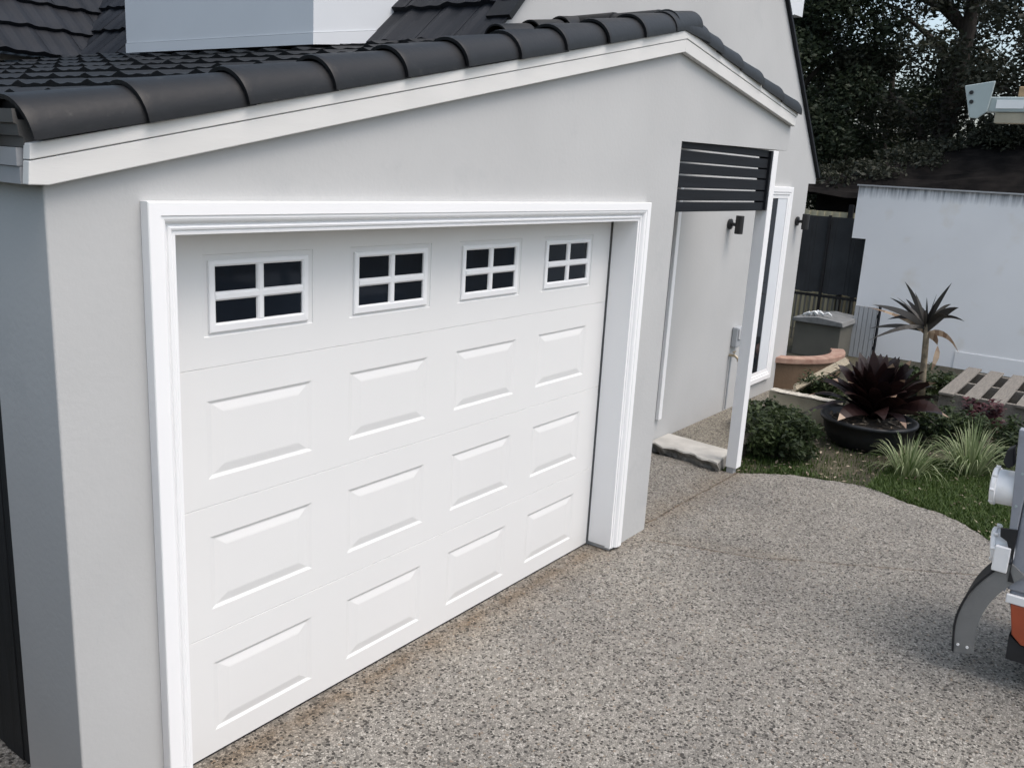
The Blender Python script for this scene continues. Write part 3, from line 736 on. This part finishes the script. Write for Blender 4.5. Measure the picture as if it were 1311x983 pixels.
def tree(x,y,h,label,crown_c,crown_r,ncl,nl,m,trunk_r=.2,lean=(0,0),size=.16,clr=.75,zmin=2.):
    size*=.72; nl=int(nl*2.9)
    t=empty('tree',(x,y,0),label,'tree','dark trees behind the white wall')
    bm=bmesh.new(); pts=[]
    for i in range(9):
        s=i/8; pts.append((x+lean[0]*s+.15*math.sin(3*s+x),y+lean[1]*s+.12*math.sin(4*s+y),h*.8*s-.05))
    tube(bm,pts,[trunk_r*(1.25-.95*i/8) for i in range(9)],9)
    cl=[]
    for i in range(ncl):
        while True:
            d=np.array([random.uniform(-1,1) for _ in range(3)])
            l=np.linalg.norm(d)
            if .25<l<1: break
        cl.append((crown_c[0]+d[0]*crown_r[0],crown_c[1]+d[1]*crown_r[1],max(zmin,crown_c[2]+d[2]*crown_r[2])))
    for c in cl[::4]:      # limbs reaching to some of the clumps
        i=max(2,min(8,int(8*min(1,max(.25,(c[2]-1.2)/(h*.8))))));p=Vector(pts[i]); c=Vector(c); mid=(p+c)/2+Vector((random.uniform(-.3,.3),random.uniform(-.3,.3),random.uniform(-.1,.4)))
        tube(bm,[p,p.lerp(mid,.5)+Vector((0,0,.1)),mid,mid.lerp(c,.55),c],[trunk_r*.42,trunk_r*.33,trunk_r*.24,trunk_r*.15,.015],6)
    adopt(link('trunk',bm,M['bark'],smooth=True),t)
    V,tn=leafcloud(nl,cl,(clr,clr,clr*.7),size)
    quads('crown',V,tn,m,t)
    return t
tree(17.6,4.6,8,'dark bushy tree beside the right rake of the house roof',(17.6,4.3,4.6),(1.6,1.9,2.6),52,13000,M['leaf_tree'],.18,(.2,-.3),.15,.62)
tree(18.3,1.75,9,'tall tree with a thick leaning trunk at the middle of the tree line',(18.5,2.0,5.9),(1.8,2.2,3.0),48,7600,M['leaf_tree2'],.26,(-.2,-.35),.15,.6,3.0)
tree(17.5,-1.1,8.5,'olive green tree with bare twigs behind the rack beam of the trailer',(17.3,-.9,5.2),(1.6,1.9,2.6),46,8600,M['leaf_tree2'],.20,(.1,.3),.15,.6,3.2)
tree(21.5,3.4,7,'low dense tree farther back behind the bushy tree',(21.5,3.6,3.3),(1.6,2.6,1.9),46,14000,M['leaf_tree'],.16,(0,0),.17,.7,1.2)
tree(22.0,0.4,10,'far dark tree filling the gap beside the leaning trunk',(22,.2,6.4),(1.6,2.6,3.0),30,3600,M['leaf_tree'],.2,(0,.2),.17,.75,3.4)
tree(21.0,-4.3,9,'dark tree at the right edge of the tree line',(21,-3.9,5.2),(1.8,2.0,3.2),38,8000,M['leaf_tree'],.2,(0,.2),.17,.75,2.6)
tree(20.5,6.8,9,'tall dark tree mostly hidden by the roof rake',(20.5,6.4,5.4),(1.8,1.9,3.2),40,9000,M['leaf_tree'],.2,(0,.2),.17,.75,2)

# neighbour's old dark hip roof beyond the white wall
nb=empty('neighbour_house',(18,-3,0),'neighbouring house with an old dark hip roof rising behind the white wall','house')
bm=bmesh.new()
e=[(14.2,3.2,2.15),(22,3.2,2.15),(22,-10,2.15),(14.2,-10,2.15)]; r_=[(17.0,.35,3.32),(17.0,-7,3.32)]
E_=[bm.verts.new(p) for p in e]; R2=[bm.verts.new(p) for p in r_]
bm.faces.new((E_[0],R2[0],R2[1],E_[3])); bm.faces.new((E_[0],E_[1],R2[0])); bm.faces.new((E_[1],E_[2],R2[1],R2[0])); bm.faces.new((E_[2],E_[3],R2[1]))
bmesh.ops.recalc_face_normals(bm,faces=bm.faces[:])
bmesh.ops.subdivide_edges(bm,edges=bm.edges[:],cuts=22,use_grid_fill=True)
for v in bm.verts: v.co.z+=random.uniform(-.035,.035)+.05*math.sin(2.1*v.co.y+v.co.x)
adopt(link('hip_roof',bm,M['oldroof']),nb)
bm=bmesh.new(); box(bm,14.7,21.5,-9.5,2.7,-.1,2.2); adopt(link('house_wall',bm,M['oldroof']),nb)
# dry creeper over the hip
V,tn=leafcloud(9000,[(14.6+2.2*s+random.uniform(-.2,.2),2.95-2.4*s+random.uniform(-.5,.5),2.3+.95*s) for s in np.linspace(0,1,26)]+[(17+random.uniform(-.3,.1),y,3.32) for y in np.linspace(.5,-3,22)],(.35,.45,.14),.085)
tag(quads('creeper',V,tn*.8,M['leaf_tree2']),'dry olive creeper growing over the hip of the neighbouring dark roof','creeper')

ADDED_HEDGE()
# shrubs, tufts, lawn -------------------------------------------------
def shrub(x,y,h,r,label,m,n=2600,size=.05,nm='shrub',cat='shrub'):
    t=empty(nm,(x,y,0),label,cat)
    cl=[(x+random.uniform(-r,r)*.75,y+random.uniform(-r,r)*.75,random.uniform(.05,h*.9)) for _ in range(22)]
    V,tn=leafcloud(n,cl,(r*.38,r*.38,h*.25),size); V[:,:,2]=np.maximum(V[:,:,2],-.02)
    q=[];qt=[]
    for i in range(60):
        a=random.uniform(0,6.283); rr=r*random.uniform(.3,1.0); b0=np.array((x+rr*.6*math.cos(a),y+rr*.6*math.sin(a),h*random.uniform(.3,.8))); e0=b0+np.array((.35*r*math.cos(a),.35*r*math.sin(a),h*random.uniform(.05,.5)))
        for j in range(7):
            p0=b0+(e0-b0)*(.3+.7*j/6); an=random.uniform(0,6.283); q+=ribbon(p0,p0+size*np.array((math.cos(an),math.sin(an),random.uniform(-.2,.6))),(0,0,.2*size),size*.5,2,shape='lance'); qt+=[random.random()]*2
    V=np.concatenate([V,np.array(q)]); tn=np.concatenate([tn,np.array(qt)])
    quads('foliage',V,tn,m,t)
    bm=bmesh.new()
    for c in cl[::2]: tube(bm,[(x+random.uniform(-.05,.05),y+random.uniform(-.05,.05),-.03),((x+c[0])/2,(y+c[1])/2,c[2]*.6),c],[.010,.007,.003],5)
    adopt(link('stem',bm,M['bark']),t)
    return t
shrub(5.62,-.20,.36,.34,'dark green low bush right beside the foot of the white porch post',M['leaf_shrub'],4200)
shrub(6.0,.06,.30,.30,'dark green bush in front of the cream garden wall',M['leaf_shrub'],4200)
shrub(7.55,.05,.38,.26,'trailing green plant spilling over the cream garden wall top',M['leaf_shrub'],2600,.045)
shrub(7.35,-1.25,.30,.42,'low dark bush between the black bowl and the pallet',M['leaf_shrub'],3000,.05)
shrub(7.9,-1.45,.28,.20,'small reddish purple bush in front of the pallet boards',M['leaf_red'],320,.06)
shrub(7.1,-2.05,.36,.38,'dark bush at the right end of the bed behind the striped grass clump',M['leaf_shrub'],3000,.05)
shrub(9.4,-.55,.24,.40,'dark ground plant at the foot of the cane plant',M['leaf_shrub'],1800,.06)

def tuft(x,y,n,h,sp,w,label,m,sizeseed,pale=.5):
    q=[];tn=[];rg=random.Random(sizeseed)
    for i in range(n):
        a=rg.uniform(0,2*math.pi); r=sp*rg.random()**.6; hh=h*rg.uniform(.55,1.1)*(1-.35*(r/sp)**2)
        b=(x+.28*r*math.cos(a)+rg.uniform(-.02,.02),y+.28*r*math.sin(a)+rg.uniform(-.02,.02),-.025)
        tp=(x+r*1.25*math.cos(a),y+r*1.25*math.sin(a),hh)
        rb=ribbon(b,tp,(0,0,.22*h),w*rg.uniform(.7,1.2),6,sag=.45*h*(r/sp)**1.5,shape='blade')
        q+=rb; tn+=[min(1,max(0,rg.gauss(pale,.25)))]*len(rb)
    o=quads('strappy_grass',np.array(q),np.array(tn),m)
    o.location=(0,0,0)
    return tag(o,label,'ornamental grass','striped grass clumps on the lawn edge')
tuft(6.45,-1.62,230,.47,.40,.014,'largest clump of striped pale green grass, before the pallet',M['leaf_strap'],1,.45)
tuft(5.98,-1.22,160,.38,.35,.013,'smaller striped grass clump just right of the black bowl pot',M['leaf_strap'],2,.42)
tuft(6.35,-2.20,200,.40,.30,.013,'striped grass clump at the right edge behind the trailer panel',M['leaf_strap'],3,.4)

def inside_bed(x,y):
    # right of the curved driveway edge
    xs=np.interp(-y,[-.9,.06,.28,.62,1.0,1.33,1.64,1.9,2.10,2.26,2.6],[4.86,4.86,4.98,5.22,5.31,5.22,5.12,4.97,4.70,4.35,4.2])
    return x>xs+.01
def grass(name,n,region,h,w,m,dens=None,seed=4,pale=.35):
    rg=np.random.default_rng(seed); P=[]
    x=rg.uniform(region[0],region[1],n); y=rg.uniform(region[2],region[3],n)
    ok=inside_bed(x,y)
    if dens is not None: ok&=rg.random(n)<dens(x,y)
    x,y=x[ok],y[ok]; n=len(x)
    hh=h*rg.uniform(.4,1.2,n); a=rg.uniform(0,2*np.pi,n); l=hh*rg.uniform(.1,.9,n)
    ww=w*rg.uniform(.6,1.3,n)
    b=np.stack([x,y,np.full(n,-.035)],1); dx=np.stack([np.cos(a),np.sin(a),0*a],1); sd=np.stack([-np.sin(a),np.cos(a),0*a],1)
    mid=b+dx*(l*.35)[:,None]; mid[:,2]+=hh*.65; tip=b+dx*l[:,None]; tip[:,2]+=hh
    s=sd*ww[:,None]*.5
    Q1=np.stack([b-s,b+s,mid+s*.8,mid-s*.8],1); Q2=np.stack([mid-s*.8,mid+s*.8,tip+s*.1,tip-s*.1],1)
    tn=np.clip(rg.normal(pale,.25,n),0,1)
    return kind(quads(name,np.concatenate([Q1,Q2]),np.concatenate([tn,tn]),m),'stuff')
grass('lawn_grass',70000,(4.2,6.6,-2.7,-1.05),.055,.006,M['leaf_lawn'],None,4)
def dn(x,y): return np.clip(.85-1.0*(x-5.0),.10,1)*(.4+.6*(np.sin(7*x+3*y)+np.sin(5*y-4*x)>-.4))
grass('bed_grass',42000,(4.8,7.2,-1.25,.0),.05,.006,M['leaf_lawn'],dn,5,.22)
# leaf litter
rg2=np.random.default_rng(8); n=900
x=rg2.uniform(4.8,8.3,n); y=rg2.uniform(-2.1,.1,n); ok=inside_bed(x,y); x=x[ok];y=y[ok];n=len(x)
a=rg2.normal(size=(n,3));a[:,2]*=.25;a/=np.linalg.norm(a,axis=1)[:,None];b=np.cross(a,[0,0,1.]);b/=np.linalg.norm(b,axis=1)[:,None]
p=np.stack([x,y,rg2.uniform(-.012,.012,n)],1);Ls=rg2.uniform(.008,.028,n)[:,None]
xd=rg2.uniform(-.3,4.8,170); yd=-.1-2.6*rg2.random(170)**2.2; pd=np.stack([xd,yd,np.full(170,.006)],1); ad=rg2.uniform(0,6.28,170); aa=np.stack([np.cos(ad),np.sin(ad),.1*np.ones(170)],1); bb=np.stack([-np.sin(ad),np.cos(ad),0*ad],1); Ld=rg2.uniform(.004,.014,170)[:,None]
kind(quads('drive_litter',np.stack([pd-aa*Ld,pd+bb*Ld*.4,pd+aa*Ld,pd-bb*Ld*.4],1),rg2.random(170)*.6,M['mulchbits']),'stuff')
kind(quads('leaf_litter',np.stack([p-a*Ls,p+b*Ls*.45,p+a*Ls,p-b*Ls*.45],1),rg2.random(n),M['mulchbits']),'stuff')

# bromeliad in a low black bowl
bc=(6.66,-.68)
t=empty('bowl_pot',(bc[0],bc[1],0),'wide low black bowl pot on the garden bed holding the dark red bromeliad','pot')
bm=bmesh.new(); lathe(bm,[(.30,-.03),(.345,.02),(.39,.12),(.405,.20),(.43,.205),(.435,.235),(.42,.243),(.385,.238),(.375,.20),(.0001,.19)],(bc[0],bc[1],0),48); adopt(link('bowl',bm,M['pot'],smooth=True),t)
bm=bmesh.new(); lathe(bm,[(.374,.185),(.30,.205),(.12,.222),(.0001,.225)],(bc[0],bc[1],0),32); adopt(link('potting_mix',bm,M['soil'],smooth=True),t)
n=140; ang=rg2.uniform(0,6.283,n); rr=.36*rg2.random(n)**.5
p=np.stack([bc[0]+rr*np.cos(ang),bc[1]+rr*np.sin(ang),.222+rg2.uniform(-.005,.02,n)],1);a=rg2.normal(size=(n,3));a[:,2]*=.3;a/=np.linalg.norm(a,axis=1)[:,None];b=np.cross(a,[0,0,1.]);b/=np.linalg.norm(b,axis=1)[:,None];Ls=rg2.uniform(.012,.045,n)[:,None]
qo=quads('bark_mulch',np.stack([p-a*Ls,p+b*Ls*.4,p+a*Ls,p-b*Ls*.4],1),rg2.random(n),M['mulchbits'],t); qo['kind']='stuff'
t=empty('bromeliad',(bc[0],bc[1],.21),'large dark burgundy bromeliad with broad arching leaves in the black bowl','bromeliad')
q=[];tn=[];q2=[];tn2=[];rg=random.Random(12)
bx,by=bc[0]+.10,bc[1]-.02
for i in range(70):
    ring=i/70; a=i*2.39996+rg.uniform(-.15,.15); r=.12+.56*ring**.75*rg.uniform(.88,1.08); hh=.80-.36*ring**1.4+rg.uniform(-.05,.05)
    b=(bx+.03*math.cos(a),by+.03*math.sin(a),.22); tp=(bx+r*math.cos(a),by+r*math.sin(a),hh if ring<.8 else hh*.8)
    rb=ribbon(b,tp,(-.10*math.cos(a)*0,0,.10+.05*ring),.15*rg.uniform(.8,1.15),8,sag=.08*ring,tw0=rg.choice((-1,1))*rg.uniform(0,.7),twist=rg.uniform(-.4,.4),shape='strap')
    tone=rg.random()*.7
    if rg.random()<.4:
        q+=rb[:-1]; tn+=[tone]*(len(rb)-1); q2+=rb[-1:]; tn2+=[rg.uniform(0,.6)]
    else: q+=rb; tn+=[tone]*len(rb)
quads('leaf_rosette',np.array(q+q2),np.array([v*.45 for v in tn]+[.55+.45*v for v in tn2]),M['leaf_brom'],t)

# cordyline in front of the white wall
t=empty('cane_plant',(9.0,-.62,0),'dark leaved cane plant with a pale stem in front of the white wall','cane plant')
bm=bmesh.new(); tube(bm,[(9.0,-.66,-.05),(9.0,-.63,.35),(9.0,-.61,.62),(9.0,-.59,.86)],[.045,.036,.034,.030],10); adopt(link('cane_stem',bm,M['caned'],smooth=True),t)
tb=(9.0,-.575,.86)
tips=[((9.05,-.27,1.30),(0,-.03,.06),.075),((8.9,-.79,1.36),(0,.05,-.04),.075),((9.1,-.62,1.20),(0,0,.03),.05),((8.85,-.91,1.105),(0,.02,.12),.13),((8.9,.0,.73),(0,-.04,.10),.07),((9.1,-.30,1.10),(0,-.02,.03),.08),
      ((9.0,-.22,1.12),(0,-.02,.02),.05),((8.8,-.02,1.02),(0,-.1,.10),.10),((9.0,-.36,.93),(0,-.02,.05),.10),((9.05,-.16,.98),(0,-.03,.06),.08),((8.7,-.06,.62),(0,-.1,.16),.07),((9.1,-.52,1.15),(0,0,.02),.05),((8.8,-.68,1.12),(0,0,.02),.05),
      ((9.3,-.75,1.08),(.05,0,.1),.08),((9.3,-.42,1.0),(.05,0,.12),.08),((8.65,-.62,1.05),(-.05,0,.1),.09),((9.1,-.95,.93),(0,.03,.16),.07),((8.9,-.18,.86),(0,-.05,.14),.07),((8.8,-.45,1.22),(0,0,.03),.06),((9.1,-.72,1.27),(0,.02,-.02),.06),((8.75,-.85,.98),(0,0,.18),.08),((9.2,-.10,1.08),(0,-.05,.08),.06)]
q=[];tn=[]
for tp,up,w in tips:
    rb=ribbon((tb[0]+random.uniform(-.02,.02),tb[1]+random.uniform(-.02,.02),tb[2]-random.uniform(0,.12)),tp,up,w*.68,9,twist=random.uniform(-.7,.5),shape='lance',tw0=random.uniform(.7,1.5)); q+=rb; tn+=[random.random()*.8]*len(rb)
quads('leaf_crown',np.array(q),np.array(tn),M['leaf_cord'],t)
q=[]
for tp,up,w in [((8.85,-.74,.36),(0,-.16,.22),.13),((8.9,-.98,.60),(0,-.02,.20),.09),((8.9,.04,.97),(0,-.1,.08),.05)]:
    q+=ribbon((9.0,-.60,.74),tp,up,w*.8,9,twist=-.5,shape='lance',tw0=1.3)
quads('dead_leaf',np.array(q),rng.random(len(q)),M['leaf_brom_tip'],t)

# weed at the foot of the side pier
o=quads('weed',np.array(sum([ribbon((-.63,.06+random.uniform(-.02,.02),0),(-.66+random.uniform(-.05,.03),.06+random.uniform(-.06,.06),random.uniform(.05,.14)),(0,0,.02),.012,4,shape='blade') for _ in range(16)],[])),rng.random(64),M['leaf_strap'])
tag(o,'small pale weed growing at the foot of the garage side pier','weed')

# ------------------------------------------------------------------ work trailer at the right edge
t=empty('work_trailer',(3.15,-3.1,0),'grey work trailer with white pipe caps and a curved mudguard at the right edge','trailer')
X=2.75
bm=bmesh.new(); box(bm,X+.012,3.55,-3.8,-2.345,.50,1.285); prism(bm,[(-2.36,.44),(-2.40,.36),(-3.8,.36),(-3.8,.50),(-2.36,.50)],'x',X+.02,3.54)
body=adopt(bev(link('trailer_body',bm,M['grey_panel']),.012,3),t)
bm=bmesh.new(); prism(bm,[(-2.27,1.285),(-2.343,1.285),(-2.343,.49),(-2.335,.49)],'x',X,X+.06); adopt(bev(link('corner_trim',bm,M['grey_panel']),.006),t)
bm=bmesh.new(); prism(bm,[(-2.262,1.19),(-2.235,1.17),(-2.228,1.11),(-2.25,1.085),(-2.275,1.10)],'x',X+.02,X+.10); adopt(bev(link('latch',bm,M['rubber']),.006),t)
for z in (.60,.76,.92,1.08,1.24):
    bm=bmesh.new(); tube(bm,[(X-.004,-2.318,z),(X+.002,-2.318,z)],.006,8); adopt(link('rivet',bm,M['galv']),t)
bm=bmesh.new(); box(bm,X-.012,X+.010,-3.8,-2.352,.445,.488); adopt(bev(link('lower_rail',bm,M['pvc']),.004),t)
bm=bmesh.new(); prism(bm,[(-2.375,.443),(-2.405,.29),(-2.45,.25),(-2.62,.25),(-2.62,.443)],'x',X-.008,X+.018); adopt(bev(link('reflector',bm,M['orange']),.006),t)
bm=bmesh.new(); prism(bm,[(-2.395,.283),(-2.40,.16),(-2.52,.16),(-2.52,.245),(-2.45,.245)],'x',X-.004,X+.30); adopt(link('rubber_stop',bm,M['rubber']),t)
def pipe(z,x,y0,tilt=0):
    bm=bmesh.new(); lathe(bm,[(.0001,.0),(.085,.0),(.092,-.006),(.092,-.022),(.084,-.026),(.084,-.10),(.076,-.104),(.074,-.35)],(x,y0,z),32,'y')
    bmesh.ops.rotate(bm,cent=(x,y0-.1,z),matrix=Matrix.Rotation(tilt,3,'X'),verts=bm.verts[:])
    for k_ in range(8):
        a=k_*math.pi/4; tube(bm,[(x+.090*math.cos(a),y0-.022,z+.090*math.sin(a)),(x+.090*math.cos(a),y0-.003,z+.090*math.sin(a))],.008,6)
    o=link('pipe_cap',bm,M['pvc']); e_=o.modifiers.new('e','EDGE_SPLIT'); e_.split_angle=R(35)
    for p in o.data.polygons: p.use_smooth=True
    return adopt(o,t)
pipe(.975,X+.09,-2.195,R(-3)); pipe(.69,X+.09,-2.245,R(-10))
bm=bmesh.new(); prism(bm,[(-2.275,.80),(-2.345,.81),(-2.350,.60),(-2.372,.55),(-2.346,.55),(-2.346,.66),(-2.31,.745),(-2.28,.76)],'x',X-.012,X+.004); adopt(link('strap',bm,M['rubber']),t)
bm=bmesh.new(); box(bm,X-.022,X+.03,-2.335,-2.268,.588,.715); adopt(bev(link('pipe_bracket',bm,M['pvc']),.005),t)
# mudguard: curved band with a top skin and a side flange
outer=smooth_curve([(-2.168,.115),(-2.155,.29),(-2.197,.455),(-2.280,.590),(-2.335,.645)],5)
inner=smooth_curve([(-2.262,.13),(-2.258,.283),(-2.295,.425),(-2.375,.552),(-2.42,.59)],5)
bm=bmesh.new()
for (xa,xb,off) in ((X-.004,X+.010,.012),):
    n=min(len(outer),len(inner))
    A=[bm.verts.new((xa,y-.010,z-.006)) for y,z in outer[:n]]; B=[bm.verts.new((xa,y,z)) for y,z in inner[:n]]
    C=[bm.verts.new((xb,y-.010,z-.006)) for y,z in outer[:n]]; D=[bm.verts.new((xb,y,z)) for y,z in inner[:n]]
    for i in range(n-1):
        bm.faces.new((A[i],A[i+1],B[i+1],B[i])); bm.faces.new((C[i],D[i],D[i+1],C[i+1])); bm.faces.new((B[i],B[i+1],D[i+1],D[i])); bm.faces.new((A[i],C[i],C[i+1],A[i+1]))
    bm.faces.new((A[0],B[0],D[0],C[0])); bm.faces.new((A[-1],C[-1],D[-1],B[-1]))
bmesh.ops.recalc_face_normals(bm,faces=bm.faces[:])
mg=adopt(link('mudguard',bm,M['guard']),t)
bm=bmesh.new()
A=[bm.verts.new((X-.012,y,z)) for y,z in outer]; B=[bm.verts.new((X+.22,y,z)) for y,z in outer]; A2=[bm.verts.new((X-.012,y-.009,z-.005)) for y,z in outer]; B2=[bm.verts.new((X+.22,y-.009,z-.005)) for y,z in outer]
for i in range(len(outer)-1):
    bm.faces.new((A[i],A[i+1],B[i+1],B[i])); bm.faces.new((A2[i],B2[i],B2[i+1],A2[i+1])); bm.faces.new((A[i],A2[i],A2[i+1],A[i+1])); bm.faces.new((B[i],B[i+1],B2[i+1],B2[i]))
o=link('guard_skin',bm,M['rubber']); o.parent=mg
for y in (-2.19,-2.232):
    bm=bmesh.new(); tube(bm,[(X-.010,y,.155),(X-.003,y,.155)],.007,8); o=link('bolt',bm,M['pvc']); o.parent=mg
# wheel behind the guard (outside the frame) carries the trailer
bm=bmesh.new()
prof=[(.0001,.0),(.20,.0),(.30,.02),(.32,.06),(.32,.14),(.30,.18),(.0001,.18)]
rings=[]
for r,h in prof: rings.append([bm.verts.new((X+.06+h,-2.72+r*math.cos(2*math.pi*q_/36),.32+r*math.sin(2*math.pi*q_/36))) for q_ in range(36)])
for a,b in zip(rings,rings[1:]):
    for q_ in range(36): bm.faces.new((a[q_],a[(q_+1)%36],b[(q_+1)%36],b[q_]))
bmesh.ops.recalc_face_normals(bm,faces=bm.faces[:])
adopt(link('wheel',bm,M['rubber']),t)
# rack: uprights (off to the right), long beam, end plate with two bolt holes, sticker
for y in (-3.0,-3.72):
    bm=bmesh.new(); box(bm,X+.04,X+.09,y,y+.05,1.287,2.643); adopt(link('rack_upright',bm,M['galv']),t)
bm=bmesh.new(); box(bm,X+.01,X+.10,-3.9,-1.900,2.690,2.755); rk=adopt(bev(link('rack_beam',bm,M['galv']),.006),t)
bm=bmesh.new(); box(bm,X+.02,X+.10,-3.9,-1.935,2.645,2.688); o=link('beam_lip',bm,M['cream']); o.parent=rk
bm=bmesh.new(); prism(bm,[(-1.795,2.802),(-1.918,2.822),(-1.905,2.69),(-1.868,2.660),(-1.835,2.662)],'x',X-.004,X+.008)
o=bev(link('end_plate',bm,M['galv']),.004); o.parent=rk
for y,z in ((-1.828,2.772),(-1.834,2.732)):
    bm=bmesh.new(); tube(bm,[(X-.008,y,z),(X-.003,y,z)],.009,10); o=link('bolt',bm,M['black']); o.parent=rk
bm=bmesh.new(); box(bm,X+.006,X+.0095,-2.045,-1.935,2.705,2.742); o=link('sticker',bm,M['label']); o.parent=rk
bm=bmesh.new(); box(bm,X+.03,X+.12,-3.8,-2.012,2.757,2.800); tag(bev(link('timber_length',bm,M['timber']),.003),'raw timber length lying on the trailer rack beam at the right edge','timber')

# ------------------------------------------------------------------ camera, light, world
cd=bpy.data.cameras.new('camera'); cam=bpy.data.objects.new('camera',cd); COL.objects.link(cam)
cam.location=(-1.869,-2.7011,2.3391); cam.rotation_euler=(1.3311,-.0553,-.9319)
cd.sensor_width=36; cd.lens=36*1143.98/1311; cd.clip_start=.05; cd.clip_end=500
S.camera=cam
SUN=Vector((.02,-.44,.87)).normalized()
sd=bpy.data.lights.new('sun','SUN'); sd.energy=.8; sd.angle=R(34); sd.color=(1,.955,.875)
so=bpy.data.objects.new('sun',sd); COL.objects.link(so); so.rotation_euler=SUN.to_track_quat('Z','Y').to_euler()
w=bpy.data.worlds.new('World'); S.world=w; w.use_nodes=True
N=w.node_tree.nodes; L=w.node_tree.links; bg=N['Background']
sky=N.new('ShaderNodeTexSky'); sky.sky_type='NISHITA'; sky.sun_disc=False
sky.sun_elevation=math.asin(SUN.z); sky.sun_rotation=math.atan2(SUN.x,SUN.y)
sky.air_density=1.0; sky.dust_density=4.0; sky.ozone_density=1.0; sky.altitude=0
hs=N.new('ShaderNodeHueSaturation'); hs.inputs['Saturation'].default_value=.78; hs.inputs['Hue'].default_value=.482; L.new(sky.outputs[0],hs.inputs['Color']); L.new(hs.outputs[0],bg.inputs['Color']); bg.inputs['Strength'].default_value=.15
S.view_settings.view_transform='Standard'; S.view_settings.look='None'; S.view_settings.exposure=.74; S.view_settings.gamma=1
S.view_settings.use_curve_mapping=False
S.render.engine='CYCLES'; S.cycles.max_bounces=6; S.cycles.diffuse_bounces=4
